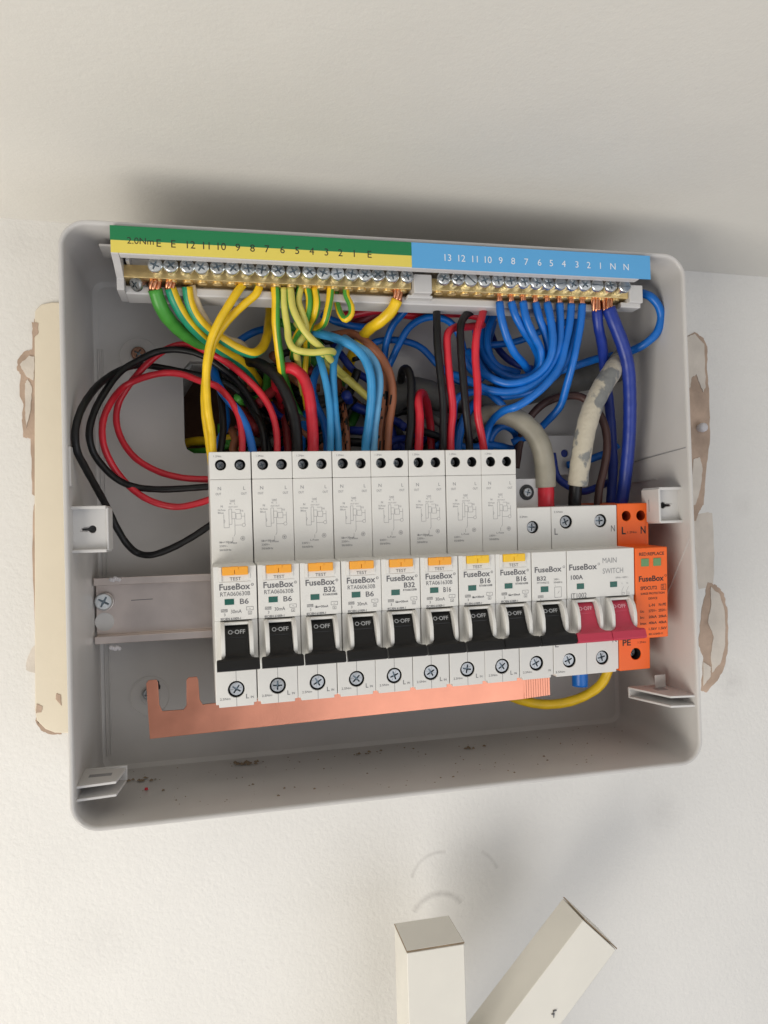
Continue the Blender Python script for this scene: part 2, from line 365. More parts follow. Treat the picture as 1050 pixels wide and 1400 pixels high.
b.quadloop([ring(1.5, 13, 1.5), ring(.3, 12, RIM+3), ring(0, 11.5, RIM+1.0), ring(-.5, 11, RIM+.1), ring(-1.2, 10.4, RIM), ring(-1.9, 9.6, RIM+.5), ring(-2.2, 9.2, RIM+1.5), ring(-2.0, 8.8, RIM+20), ring(-1.2, 7, BACK-3), ring(-2.2, 5.5, BACK-.8), ring(-4.5, 4, BACK)], cap0=False, cap1=False)
o = b.build('side_walls', K['case'], smooth=45); inbox(o)
b = B()
bh = [(-12.5, 163-4), (-12.5, 122), (-11.5, 118.2), (-8, 116.0), (56, 116), (56, 160), (52, 163), (-9, 163)]
b.plate([(x, z) for x, z in rrect(X0+4.4, X1-4.4, Z0+4.4, Z1-4.4, 4)], [(bh[::-1],)], BACK, 1.0)
inbox(b.build('back_panel', K['case'], bevel=.5))
def px_box(b, x0, y0, x1, y1, Yf, Yb):
    a, c = at(x0, y0, Yf), at(x1, y1, Yf); b.box(min(a.x, c.x), max(a.x, c.x), Yf, Yb, min(a.z, c.z), max(a.z, c.z))
# raised ribs on the back panel at its left, and moulding lines on the side walls
for xa_, xb_, h_ in ((-53.2, -52.4, 1.0), (-51.3, -50.7, .6)):
    b = B(); b.box(xa_, xb_, BACK-h_, BACK+.5, -33, 168); inbox(b.build('moulded_rib', K['case'], bevel=.2))
b = B(); b.prof([(RIM+2, 110.0), (-20, 106.6), (-20, 106.45), (RIM+2, 109.85)], X1-2.6, X1-1.8); inbox(b.build('moulded_line', K['ink_light']))
b = B(); b.prof([(-50, 96.6), (-18, 96.2), (-18, 95.9), (-50, 96.2)], X1-2.6, X1-1.8); inbox(b.build('moulded_line', K['case'])); b = B(); b.prof([(-76, 66), (-44, 20), (-44, 19.4), (-76, 65.4)], X1-2.5, X1-1.9)
inbox(b.build('moulded_line', K['case']))
b = B(); b.box(X0+1.6, X0+3.0, -76, -70, 96, 112)
inbox(b.build('moulded_line', K['case'], bevel=.15))
# knock-out rings with the fixing screws
for px, py, R in ((190, 487, 9.6), (205, 952, 9.6)):
    c = at(px, py, BACK)
    b = B(); b.lathe([(R+.5, 0.3), (R+.4, -.35), (R-.3, -.35), (R-.6, .3)], 40, c=(c.x, BACK, c.z)); inbox(b.build('knock_out_ring', K['case'], smooth=60)); b = B(); b.lathe([(5.2, .3), (5, -.25), (4.4, -.25), (4.2, .3)], 32, c=(c.x, BACK, c.z))
    inbox(b.build('knock_out_ring', K['case'], smooth=60))
c = at(190, 485, BACK)
K['rust'] = mat('rusty_screw', (0.30, 0.17, 0.12), 0.5, metal=.7, var=.3, vscale=300)
RUST = screw_mesh('rusty_screw', K['rust'])
o = screw(None, c.x, BACK-1.2, c.z, 3.6, RUST, 'fixing_screw'); inbox(o); o['label'] = 'rusty fixing screw in a moulded ring'
c = at(203, 948, BACK); o = screw(None, c.x, BACK-1.2, c.z, 2.7, SCREW_DULL, 'fixing_screw'); inbox(o)
c = at(216, 938, BACK); b = B(); b.plate([(c.x+r*math.cos(a)*.7, c.z+r*math.sin(a)*1.9) for a, r in [(i*math.pi/6, random.uniform(.9, 1.8)) for i in range(12)]], [], BACK-.15, BACK+.1)
inbox(b.build('black_smudge', K['well']))
# latch bosses at mid height and slotted clips in the lower corners
def latch(side):
    b = B()
    if side < 0: x0, x1, z0, z1, Yp = X0+1.0, -41.8, 69.6, 87.4, -69
    else: x0, x1, z0, z1, Yp = 213.0, X1-1.2, 74.3, 90.6, -68
    cx, cz = (x0+x1)/2+(1.3 if side < 0 else -2.6), (z0+z1)/2
    keyh = []
    for i in range(15):
        a = math.radians(200+i*320/14) if side < 0 else math.radians(20+i*320/14)
        keyh.append((cx+1.55*math.cos(a), cz+1.55*math.sin(a)))
    tip = -4.2 if side < 0 else 4.2
    keyh += [(cx+tip, cz-.45 if side > 0 else cz+.45), (cx+tip, cz+.45 if side > 0 else cz-.45)]
    b.plate([(x0, z0), (x1, z0), (x1, z1), (x0, z1)], [(keyh[::-1],)], Yp, Yp+1.6)
    for z in (z0, z1): b.box(x0, x1, Yp-3.2, Yp+12, z-.7, z+.7)
    if side > 0: b.box(x0-.6, x0+.6, Yp-3.2, Yp+12, z0, z1)
    else: b.box(x1-.5, x1+.6, Yp-.6, Yp+12, z0, z1)
    inbox(b.build('latch_boss', K['clip'], bevel=.45))
    b = B(); b.box(cx-4.6, cx+4.6, Yp+5, Yp+5.6, cz-3, cz+3); inbox(b.build('latch_socket', K['ink_light']))
latch(-1); latch(1)
def corner_clip(pts_top, zt, gap, slot):
    # folded U clip: two leaves in plan (x,y) joined along the outer edge
    b = B(); bm = b
    for z0, z1 in ((zt-1.1, zt), (zt-gap-1.1, zt-gap)):
        bm.quadloop([[(x, y, z) for x, y in pts_top] for z in (z0, z1)])
    ys = [p[1] for p in pts_top]; xs = [p[0] for p in pts_top]
    bm.box(min(xs), max(xs), max(ys)-.2, max(ys)+1.0, zt-gap-1.1, zt)
    inbox(b.build('cover_clip', K['clip'], bevel=.3))
    b = B(); b.box(*slot, zt-.2, zt+.06); inbox(b.build('clip_slot', K['ink_light']))
z = -22.0
corner_clip([(X0+1.5, -74), (X0+17, -72), (X0+19, -55), (X0+1.5, -52)], -24.5, 5.2, (X0+5, X0+14, -64, -60.5))
corner_clip([(X1-1.5, -76), (X1-14, -74), (X1-22, -50), (X1-1.5, -52)], -9.5, 4.6, (X1-13, X1-7, -62, -57))
b = B(); b.box(X1-11, X1-5, -56.6, -56.2, -9.5, -3); inbox(b.build('clip_tab', K['case'], bevel=.2))
b = B(); b.box(X0+14, X0+30, -66, -52, 197.6, 198.6); inbox(b.build('clip_tab', K['case'], bevel=.3))
# crumbs lying on the floor of the box
vs, fs = [], []
def crumb(x, y, z, r, n=6):
    b0 = len(vs); vs.append((x, y, z+r*.8))
    for i in range(n):
        a = 2*math.pi*i/n; rr = r*random.uniform(.6, 1.3); vs.append((x+rr*math.cos(a), y+rr*math.sin(a), z))
    for i in range(n): fs.append((b0, b0+1+i, b0+1+(i+1) % n))
for i in range(190):
    crumb(random.uniform(X0+8, X1-10), random.uniform(-70, -10), Z0+2.1, abs(random.gauss(0, .28))+.1)
for cx, cy, k in ((-35, -25, 10), (15, -14, 24), (128, -25, 12), (75, -18, 8)):
    for i in range(k): crumb(cx+random.gauss(0, 3.5), cy+random.gauss(0, 1.5), Z0+2.1, random.uniform(.4, 1.3))
o = link('plaster_crumbs', mesh_from('plaster_crumbs', vs, fs, [K['debris']])); tag(o, 'brown plaster crumbs scattered on the floor of the grey box', 'debris', kind='stuff')
b = B(); c = at(200, 1080, -40); b.lathe([(.2, 0), (.9, .3), (.7, 1.2), (.1, 1.3)], 7, 'z', c=(c.x, c.y, Z0+2.1))
o = b.build('red_insulation_chip', K['w_red']); tag(o, 'tiny red chip of wire insulation on the box floor, lower left', 'debris')

# ------------------------------------------------------------------ DIN rail
rail = empty('din_rail', (80, -13, 42)); tag(rail, 'galvanised steel mounting rail crossing the box behind the breakers', 'rail')
b = B(); za, zb = 24.4, 55.6; t = 1.1
prof = [(-21, zb), (-21, zb-2.6), (-14.5, zb-2.9), (-14.5, za+2.9), (-21, za+2.6), (-21, za), (-22.1, za), (-22.1, za+3.6), (-15.6, za+3.9), (-15.6, zb-3.9), (-22.1, zb-3.6), (-22.1, zb)]
b.prof([(y+13, zz-42) for y, zz in prof], -57.0+2-80, 214-80); b.build('rail', K['rail'], rail, bevel=.3)
c = at(143, 822, -16.5); screw(rail, c.x-80, -17.6+13, c.z-42, 4.3, SCREW, 'rail_screw', (0, 0))
b = B(); c2 = at(143, 850, -15.8); b.disc(c2.x-80, c2.z-42, 4.4, -15.9+13, -15.5+13); b.build('keyhole', K['clip'], rail)
p = Print(-15.7+13); c = at(197, 820, -15.7); p.line(c.x-86, c.z-42, c.x-76, c.z-41.8, .3).build('stamped_mark', K['ink'], rail)
for px, py in ((158, 886), (158, 792)):
    c = at(px, py, -22.5); b = B()
    for k in range(5): b.lathe([(.1, -.8), (.9, -.5), (1.1, .3), (.2, .6)], 7, c=(c.x+k*.9-2, -22.6, c.z+random.uniform(-.5, .5)))
    o = b.build('plaster_blob', K['plug']); tag(o, 'small white blob of plaster on the %s lip of the steel rail' % ('lower' if py > 850 else 'upper'), 'debris', 'plaster blobs on the rail')
# rail end bracket seen behind the tails
b = B()
br = empty('mounting_bracket', (at(770, 620, -12).x, -12, at(770, 620, -12).z)); tag(br, 'pale metal bracket with a blue hole behind the two thick supply cables', 'bracket')
c = at(765, 620, -12); b.plate([(-9, -12), (9, -12), (9, 10), (-9, 10)], [(0.6, 0, 2.2)], -.6, .6); b.build('plate', K['clip'], br, bevel=.2)
b = B(); b.disc(.6, 0, 2.2, .3, .9); b.build('blue_cap', K['w_royal'], br)

# ------------------------------------------------------------------ breakers
GAX, GAY, GAZ = math.radians(2.63), math.radians(-.27), math.radians(1.7)
Grot = Matrix.Rotation(GAZ, 3, 'Z') @ Matrix.Rotation(GAY, 3, 'Y') @ Matrix.Rotation(GAX, 3, 'X')
GC = Vector((100, -62, 45))
P = 17.8; D1, D2 = 62.2, 76.8; ZN, ZS = 62.7, 19.7
def gpos(x, y, z): return GC + Grot @ (Vector((x, y, z))-GC)
def dev_empty(name, x): return empty(name, gpos(x, 0, 0), Grot.to_euler())
MESH = {}
def casing(wd, H, top, bot, cap, poles, nose=True, key=None, noseoff=0):
    k = key or (wd, H, tuple(top), tuple(bot), cap, poles)
    if k in MESH: return MESH[k]
    b = B(); g = .12
    body = [(g, 1.3), (1.4, 1.3), (1.4, 0), (wd-1.4, 0), (wd-1.4, 1.3), (wd-g, 1.3)]
    if cap:
        b.plate(body+[(wd-g, H-cap-.1), (g, H-cap-.1)], [(x, z, r) for x, z, r in bot], -D1, -D1+8)
        b.plate([(g, H-cap), (wd-g, H-cap), (wd-g, H), (g, H)], [(x, z, r) for x, z, r in top], -D1, -D1+8)
    else:
        b.plate(body+[(wd-g, H), (g, H)], [(x, z, r) for x, z, r in list(bot)+list(top)], -D1, -D1+8)
    b.box(g+.05, wd-g-.05, -D1+8.01, -23, .3, H-.3)
    if nose:
        o = .15+noseoff; zr = 40.2
        b.box(o, wd-o, -D2, -D1+.5, zr, ZN)
        for k2 in range(poles):
            x0 = k2*P
            b.box(x0+o if k2 == 0 else x0, x0+2.6, -D2+.6, -D1+.5, ZS+1.2, zr-.02)
            b.box(x0+15.2, x0+17.8-(o if k2 == poles-1 else 0), -D2+.6, -D1+.5, ZS+1.2, zr-.02)
            ck = [(-D1+.4, 39.6), (-D2-.4, 39.6), (-D2-2.4, 38.6), (-D2-4.2, 36.2), (-D2-5.4, 32.5), (-D2-5.6, 28), (-D2-5.0, 24), (-D2-3.6, 21.6), (-D2-1.5, 20.4), (-D1+.4, 20.0)]
            b.prof(ck, x0+2.3, x0+4.0); b.prof(ck, x0+13.8, x0+15.5)
            b.box(x0+3.9, x0+13.9, -D2-.8, -D1+.4, 38.3, 39.5)
    MESH[k] = b.mesh('casing', K['device'] if k != 'spd' else K['orange'])
    return MESH[k]
def toggle_mesh(m, wide, key):
    if key in MESH: return MESH[key]
    b = B(); Dd = D2
    st = [(-Dd+1.6, 37.9, 4.6, 2.0), (-Dd+.2, 36.8, 4.65, 3.0), (-Dd-1.2, 33.9, 4.7, 4), (-Dd-1.5, 33.3, 4.7, 4), (-Dd-1.3, 33.1, 4.7, 4), (-Dd-2.6, 30.6, 4.7, 5), (-Dd-3.6, 28.6, 4.7, 5.2), (-Dd-4.9, 27.0, 4.9, 4.4), (-Dd-6.6, 26.1, 5.5, 3.4), (-Dd-7.5, 25.8, 6.6, 2.6), (-Dd-7.7, 25.7, wide-.2, 2.4), (-Dd-8.6, 25.2, wide, 2.6), (-Dd-9.8, 22.0, wide, 2.8), (-Dd-9.4, 21.4, wide, 2.2)]
    loops = [[(8.9-h, y, z), (8.9+h, y, z), (8.9+h, y+t, z-t*.35), (8.9-h, y+t, z-t*.35)] for y, z, h, t in st]
    b.quadloop(loops)
    MESH[key] = b.mesh('toggle', m, smooth=32); return MESH[key]
def off_print(m, key):
    if key in MESH: return MESH[key]
    p = Print(0); p.text('O·OFF', 8.9, 0, 1.75, w=7.0, al='c', bold=.012)
    # lay the print on the slope of the toggle
    a = Vector((-D2+.2, 36.8)); c = Vector((-D2-1.2, 33.9)); nrm = Vector((-(c.y-a.y), (c.x-a.x)))
    vv = []
    u = (a-c).normalized(); nn = Vector((-u.y, u.x))
    if nn.x > 0: nn = -nn
    base = c + nn*.09 + u*.75
    for x, y, z in p.v: vv.append((x, base.x+u.x*z, base.y+u.y*z))
    MESH[key] = mesh_from('off_lettering', vv, p.f, [m]); return MESH[key]
def wells(t, holes, m=None):  # dark linings that paint the shade of the holes
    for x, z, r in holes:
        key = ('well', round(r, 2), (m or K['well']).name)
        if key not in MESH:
            b = B(); b.cup(0, 0, r-.06, .5, 7.9); MESH[key] = b.mesh('well_shade_lining', m or K['well'], smooth=40)
        link('well_shade_lining', MESH[key], t, (x, -D1, z))
def button_mesh(m, key):
    if key in MESH: return MESH[key]
    b = B(); y1, y0 = -D2-1.5, -D2+1
    b.box(3.7, 8.7, y1, y0, ZN-3.7, ZN-.2); b.box(8.85, 14.2, y1, y0, ZN-3.7, ZN-.2); b.box(7.2, 10.3, y1-.25, y0, ZN-1.6, ZN-.1)
    MESH[key] = b.mesh('test_button', m); return MESH[key]
def bracket_print(p, x, z, s=1.0):
    p.line(x, z, x+1.8*s, z).line(x+1.8*s, z, x+1.8*s, z-2*s).line(x, z, x, z-2*s).line(x+.9*s, z, x+.9*s, z-1*s).rect(x+.3*s, z-2.3*s, x+1.5*s, z-1.2*s)
def diagram(p, x, z):
    T = .13
    p.text('Load', x+3.8, z+13.2, .75, al='c').line(x+2.9, z+12.9, x+4.9, z+12.9, T).text('N', x+2.6, z+11.8, .7).text('L', x+4.6, z+11.8, .7)
    p.text('OUT OUT', x+4.1, z+10.4, .62, w=3.9, al='c').text('N', x-1.2, z+10.6, .9, bold=.01).text('N-Fuse', x-2.4, z+9.1, .75, w=3.2).text('Blue', x-2.4, z+7.9, .75, w=2.4)
    p.rect(x+2.2, z+3.2, x+3.4, z+9.8, T).rect(x+3.4, z+5.6, x+4.9, z+8.4, T).line(x+4.9, z+9.6, x+7, z+9.6, T).line(x+7, z+9.6, x+7, z+8, T)
    p.rect(x+5.2, z+5.4, x+7.4, z+7.8, T).line(x, z+1.8, x, z+7.6, T).line(x, z+1.8, x+2.2, z+1.8, T).line(x+2.2, z+1.8, x+2.2, z+3.2, T)
    p.line(x+.0, z+3.8, x+.5, z+4.6, T).line(x+.5, z+4.6, x, z+5.4, T)
    p.line(x+4.6, z-1, x+4.6, z+5.6, T).line(x+4.6, z+2.8, x+7.6, z+2.8, T).ring(x+8.4, z+2.8, .75, T).line(x+8.9, z+3.4, x+8.9, z+8, T).line(x+7.4, z+6.6, x+8.9, z+6.6, T).text('T/E', x+7, z+8.6, .7)
    p.line(x+4.6, z-1, x+4.1, z-2, T).line(x+3.6, z-2.4, x+3.6, z-4, T).text('L-Fuse', x+3.4, z-5.2, .8, w=3.8, al='c', bold=.01)
    p.ring(x+7.8, z-3.0, .95, T)
    for k in range(3):
        a = k*math.pi/3; p.line(x+7.8-.7*math.cos(a), z-3-.7*math.sin(a), x+7.8+.7*math.cos(a), z-3+.7*math.sin(a), T)
H = 110.7; MZ = -D1-.07; NZ = -D2-.07
RTOP = [(4.9, H-5.6, 2.35), (13.1, H-5.6, 2.35)]; RBOT = [(8.9, 7.6, 3.6)]
def rcbo(i, kind, label, code, rating, button):
    t = dev_empty('residual_current_breaker', i*P+random.uniform(-.12, .12)); tag(t, label, 'circuit breaker', 'tall white breakers in a row on the rail')
    o = link('casing', casing(17.8, H, RTOP, RBOT, 11.8, 1, key='rcbo'), t); add_bevel(o, .32)
    # body print
    if 'rbody%d' % kind not in MESH:
        p = Print(MZ); p.text('1.2Nm', 2.0, H-2.3, .85, w=3.2)
        p.text('N', 3.4, H-16.5, 1.5).text('OUT', 2.4, H-18.6, 1.0, w=2.4).text('L', 14.2, H-16.5, 1.5).text('OUT', 13.2, H-18.6, 1.0, w=2.4)
        diagram(p, 5.6, H-34.5)
        if kind: p.text('I∆n=30mA', 3.4, ZN+8.7, .85, w=6, bold=.01)
        p.text('230V~', 3.4, ZN+7.0, .85, w=3.6, bold=.01).text('50/60Hz', 3.4, ZN+5.3, .85, w=5, bold=.01)
        MESH['rbody%d' % kind] = p.mesh('circuit_print', K['ink_light']); p = Print(MZ)
        p.text('2.5Nm', 1.8, 3.2, 1.0, w=4.4).text('L', 13.0, 3.2, 2.0, w=1.2).text('IN', 15.0, 3.2, 1.0, w=1.2)
        p.line(8.9, 11.3, 8.9, 19, .14).line(8.9, .1, 8.9, 3.9, .14)
        MESH['rlow'] = p.mesh('lower_print', K['ink'])
    link('lower_print', MESH['rlow'], t); link('circuit_print', MESH['rbody%d' % kind], t)
    key = 'rnose'+code+rating
    if key not in MESH:
        p = Print(NZ); p.text('TEST', 9, ZN-6.0, 1.35, w=4.6, al='c')
        p.text('FuseBox', 2.4, ZN-9.8, 2.5, w=12.6, bold=.02).ring(15.9, ZN-8.0, .5, .16, 10).line(15.8, ZN-8.2, 15.8, ZN-7.8, .15)
        if code.startswith('A'):
            p.text(code[1:], 2.7, ZN-12.4, 1.75, w=12.2).text(rating, 10.6, ZN-15.9, 2.2, w=3.6, bold=.012)
            p.text('30mA', 6.8, ZN-19.6, 1.5, w=4.4)
        else:
            p.text(rating, 10.2, ZN-12.9, 2.2, w=5.0, bold=.02).text(code[1:], 9.8, ZN-14.4, .85, w=6.2, bold=.02).text('I∆n=30mA', 6.2, ZN-19.4, .9, w=5.8, bold=.02)
        p.rect(2.9, ZN-18.9, 5.4, ZN-17.8).text('6000', 3.1, ZN-18.7, .8, w=2.2).text('3', 4.0, ZN-20.6, 1.1)
        p.rect(13.2, ZN-18.6, 16.0, ZN-17.2).rect(13.9, ZN-20.4, 15.3, ZN-19.2).text('x', 14.3, ZN-20.2, .9).text('~', 14.2, ZN-18.3, 1)
        p.text('IEC/EN 61009-1', 2.6, ZN-22.3, .95, w=8.2, bold=.02)
        MESH[key] = p.mesh('front_print', K['ink'])
    link('front_print', MESH[key], t)
    wells(t, RTOP+RBOT)
    screw(t, 8.9, -D1+2.4, 7.6, 3.3, SCREW_DULL, 'terminal_screw')
    for x in (4.9, 13.1): screw(t, x+.1, -D1+6.8, H-5.6, 1.9, SCREW_DULL, 'terminal_screw')
    o = link('test_button', button_mesh(K['test_'+button], 'tb'+button), t); add_bevel(o, .25)
    if 'gw' not in MESH: b = B(); b.box(4.4, 8.2, -D2-.14, -D2+.4, ZN-16.0, ZN-13.6); MESH['gw'] = b.mesh('indicator_window', K['green_window'])
    link('indicator_window', MESH['gw'], t)
    if 'tf' not in MESH: b = B(); b.box(2.2, 3.4, -D2-.5, -D2+.4, ZN-6.4, ZN-.4); b.box(14.4, 15.0, -D2-.3, -D2+.4, ZN-5.4, ZN-.4); b.box(2.2, 15, -D2-.22, -D2+.4, ZN-6.9, ZN-6.6); MESH['tf'] = b.mesh('button_frame', K['device'])
    o = link('button_frame', MESH['tf'], t)
    o = link('toggle', toggle_mesh(K['black_toggle'], 8.55, 'tog'), t); add_bevel(o, .25)
    link('off_lettering', off_print(K['ink_toggle'], 'offp'), o)
    return t
rcbo(0, 1, 'leftmost tall breaker, orange test button, rated B6, beside the empty rail', 'ARTA060630B', 'B6', 'orange')
rcbo(1, 1, 'second tall breaker from the left, rated B6, between another B6 and a B32', 'ARTA060630B', 'B6', 'orange')
rcbo(2, 0, 'third tall breaker from the left, rated B32, with a B6 on either side', 'BRTA063230B', 'B32', 'orange')
rcbo(3, 1, 'fourth tall breaker from the left, rated B6, standing between the two B32 breakers', 'ARTA060630B', 'B6', 'orange')
rcbo(4, 0, 'fifth tall breaker from the left, rated B32, just left of the orange buttoned B16', 'BRTA063230B', 'B32', 'orange')
rcbo(5, 1, 'sixth tall breaker, rated B16, the only B16 with an orange test button', 'ARTA061630B', 'B16', 'orange')
rcbo(6, 0, 'seventh tall breaker, rated B16, left one of the two with yellow test buttons', 'BRTA061630B', 'B16', 'yellow')
rcbo(7, 0, 'rightmost tall breaker, rated B16 with yellow test button, next to the short breaker', 'BRTA061630B', 'B16', 'yellow')

def simple_toggle(t, x, m, ink, key):
    o = link('toggle', toggle_mesh(m, 8.75 if 'red' in key else 8.55, key), t, (x, 0, 0)); add_bevel(o, .25)
    link('off_lettering', off_print(ink, key+'p'), o)
    return o
HM = 82.9
# single pole breaker
t = dev_empty('circuit_breaker', 8*P); tag(t, 'short narrow white breaker rated B32 without test button, left of the red levers', 'circuit breaker')
hs = [(8.0, HM-9.5, 3.0)]
o = link('casing', casing(17.8, HM, hs, RBOT, 0, 1, key='mcb'), t); add_bevel(o, .32)
b = B(); b.box(.2, 17.6, -49, -24, HM-.5, HM+14); b.build('rear_terminal_block', K['holder'], t, bevel=.3)
b = B(); b.disc(11.3, HM+7.2, 3.9, -49.3, -48.5); b.build('rear_terminal_port', K['well'], t); screw(t, 11.3, -49.2, HM+7.2, 2.4, SCREW_DULL, 'terminal_screw')
wells(t, hs+RBOT); screw(t, 8.0, -D1+3.0, HM-9.5, 2.9, SCREW_DULL, 'terminal_screw'); screw(t, 8.9, -D1+2.6, 7.6, 3.2, SCREW_DULL, 'terminal_screw')
p = Print(MZ); p.text('2.5Nm', 1.2, HM-4.8, .9, w=4); p.build('upper_print', K['ink'], t); p = Print(MZ); p.text('2.5Nm', 1.6, 3.2, 1.0, w=4.6).text('IN', 15.0, 3.2, 1.0, w=1.2); p.build('body_print', K['ink'], t)
p = Print(NZ); p.text('FuseBox', 1.5, ZN-9.4, 2.5, w=13.6, bold=.02).ring(16.3, ZN-7.4, .5, .16, 10).text('B32', 2.6, ZN-13.2, 1.9, w=4.6, bold=.02).text('MTH0632', 2.6, ZN-14.7, .85, w=6).text('230V~', 11.0, ZN-13.4, .8, w=3).text('50/60Hz', 11.0, ZN-14.8, .8, w=4.4)
p.rect(3.0, ZN-21.2, 5.6, ZN-20.1).text('6000', 3.2, ZN-21, .7, w=2.2).text('3', 4, ZN-22.7, .9).text('IEC/EN 60898-1', 2.4, ZN-25+.9, .9, w=9.0, bold=.02).rect(11.4, ZN-21.4, 14.8, ZN-16.6, .13).text('1', 11.6, ZN-16.2, .7).line(13, ZN-19.6, 13.8, ZN-18.4, .13)
p.build('front_print', K['ink'], t)
b = B(); b.box(4.4, 8.2, -D2-.14, -D2+.4, ZN-18.6, ZN-16.0); b.build('indicator_window', K['green_window'], t)
simple_toggle(t, 0, K['black_toggle'], K['ink_toggle'], 'tog')
# main switch
t = dev_empty('main_switch', 9*P); tag(t, 'wide white main switch with two joined red levers in the off position', 'main switch')
hs = [(7.9, HM-7.5, 3.3), (26.6, HM-7.5, 3.3)]; hb = [(8.6, 7.6, 3.5), (26.6, 7.6, 3.5)]
o = link('casing', casing(35.6, HM, hs, hb, 0, 2, key='main'), t); add_bevel(o, .32)
wells(t, hs+hb)
for k, (x, z, r) in enumerate(hs+hb): screw(t, x, -D1+2.8, z, r-.25, SCREW_DULL, 'terminal_screw')
p = Print(MZ); p.text('2.5Nm', 1.4, HM-3.0, .9, w=4.6).text('L', 1.6, HM-13.5, 3.1, w=1.7).text('N', 32.2, HM-13.0, 3.1, w=2.2); p.build('upper_print', K['ink'], t); p = Print(MZ); p.text('L', 1.0, 14.6, 2.8, w=1.8).text('N', 32.2, 14.8, 2.8, w=2.2).text('3.5Nm', 1.0, 1.9, 1.0, w=5).line(17.8, .1, 17.8, 19, .14); p.build('body_print', K['ink'], t)
p = Print(NZ); p.text('FuseBox', 1.2, ZN-9.2, 2.7, w=14.4, bold=.02).ring(16.6, ZN-6.9, .5, .16, 10).text('100A', 2.0, ZN-13.6, 2.0, w=6.2, bold=.02).text('IT1002', 2.0, ZN-22.3, 2.3, w=8).text('IEC/EN 60947-3', 2.0, ZN-24.0, .8, w=8, bold=.01)
p.build('front_print', K['ink'], t)
p = Print(NZ); p.text('MAIN', 18.6, ZN-6.6, 2.5, w=7.4).text('SWITCH', 18.6, ZN-11.6, 2.5, w=10.8).text('50Hz~ 400V~', 25.4, ZN-14.2, .8, w=6.8)
for x in (28.6, 31.2): p.text('L' if x < 30 else 'N', x, ZN-17.0, .8).line(x, ZN-20.2, x+1, ZN-18.2, .13).line(x, ZN-22.6, x, ZN-20.2, .13).rect(x, ZN-21.9, x+1.3, ZN-21, .13)
p.build('switch_lettering', K['ink_light'], t)
for x in (5, 22.4):
    b = B(); b.box(x, x+3.7, -D2-.14, -D2+.4, ZN-18.2, ZN-15.6); b.build('indicator_window', K['green_window'], t)
for x in (0, P): simple_toggle(t, x, K['red_toggle'], K['ink_red'], 'redtog')
# surge protector
t = dev_empty('surge_protector', 11*P+.2); tag(t, 'bright orange surge protection module with black lettering at the right end', 'surge protector')
b = B(); g = .12; Hs = 83.5
st = [(5.2, Hs-6.2, 2.5), (13.4, Hs-6.2, 2.5)]; sb = [(9.6, 8.0, 2.9)]
b.plate([(g, 0), (17.6, 0), (17.6, Hs), (g, Hs)], [h for h in st+sb], -D1, -D1+8); b.box(.2, 17.5, -D1+8.01, -23, .2, Hs-.2)
b.build('casing', K['orange'], t, bevel=.45)
b = B(); b.box(.2, 17.7, -D2-.2, -D1+.6, ZS-.8, ZN-.2); b.build('plug_in_cartridge', K['orange'], t, bevel=.5)
K['socket_shade'] = mat('orange_socket_shade', (0.30, 0.03, 0.005), 0.6)  # darker copy of the casing orange, shade painted into the holes
wells(t, st, K['socket_shade']); wells(t, sb); screw(t, 9.6, -D1+5.5, 8.0, 2.4, SCREW_DULL, 'terminal_screw')
p = Print(MZ); p.text('L', 2.4, Hs-15.2, 3.6, w=2.2, bold=.02).text('N', 13.0, Hs-15.2, 3.6, w=2.8, bold=.02).text('1.2Nm', 5.6, Hs-14.9, 1.1, w=5);p.build('upper_print', K['ink_black'], t); p = Print(MZ); p.text('PE', 2.0, 12.6, 3.0, w=4.6, bold=.02).text('1.2Nm', 10.6, 13.2, 1.0, w=4.6)
p.build('body_print', K['ink_black'], t)
p = Print(-D2-.27); p.text('RED:REPLACE', 2.2, ZN-4.0, 1.5, w=13.6, bold=.016).text('FuseBox', 1.9, ZN-16.4, 2.6, w=13.6, bold=.025).ring(16.5, ZN-14, .5, .16, 10).text('SPDCUT2', 2.7, ZN-20.4, 1.6, w=9.0, bold=.02).rect(14, ZN-20.8, 16.6, ZN-18.2, .2).text('T2', 14.3, ZN-19.4, .9, bold=.016).text('T3', 14.3, ZN-20.6, .9, bold=.016)
p.text('SURGE PROTECTION', 2.8, ZN-22.8, 1.0, w=13, bold=.016).text('DEVICE', 9.4, ZN-25.2, 1.0, w=4.8, al='c', bold=.016).text('L-N', 7.2, ZN-28.6, 1.3, w=3.2, bold=.016).text('N-PE', 12.6, ZN-28.6, 1.3, w=4, bold=.016)
for k, (a, c, d) in enumerate((('Uc:', '275V~', '255V~'), ('In:', '20kA', '20kA'), ('Imax:', '40kA', '40kA'), ('Up:', '1.5kV', '1.5kV'))):
    z = ZN-31.3-2.9*k; p.text(a, 2.4, z, 1.15, w=3.4 if len(a) > 3 else 2.2, bold=.016).text(c, 7.0, z, 1.2, w=4.4, bold=.016).text(d, 12.4, z, 1.2, w=4.4, bold=.016)
p.text('IEC 61643-11', 7.0, ZN-42.4, .95, w=7.6, bold=.016); p.build('front_print', K['ink_black'], t)
for x in (3.2, 9.8):
    b = B(); b.box(x, x+4.2, -D2-.5, -D2, ZN-9.2, ZN-5.4); b.build('indicator_window', K['pale_green_window'], t, bevel=.2)

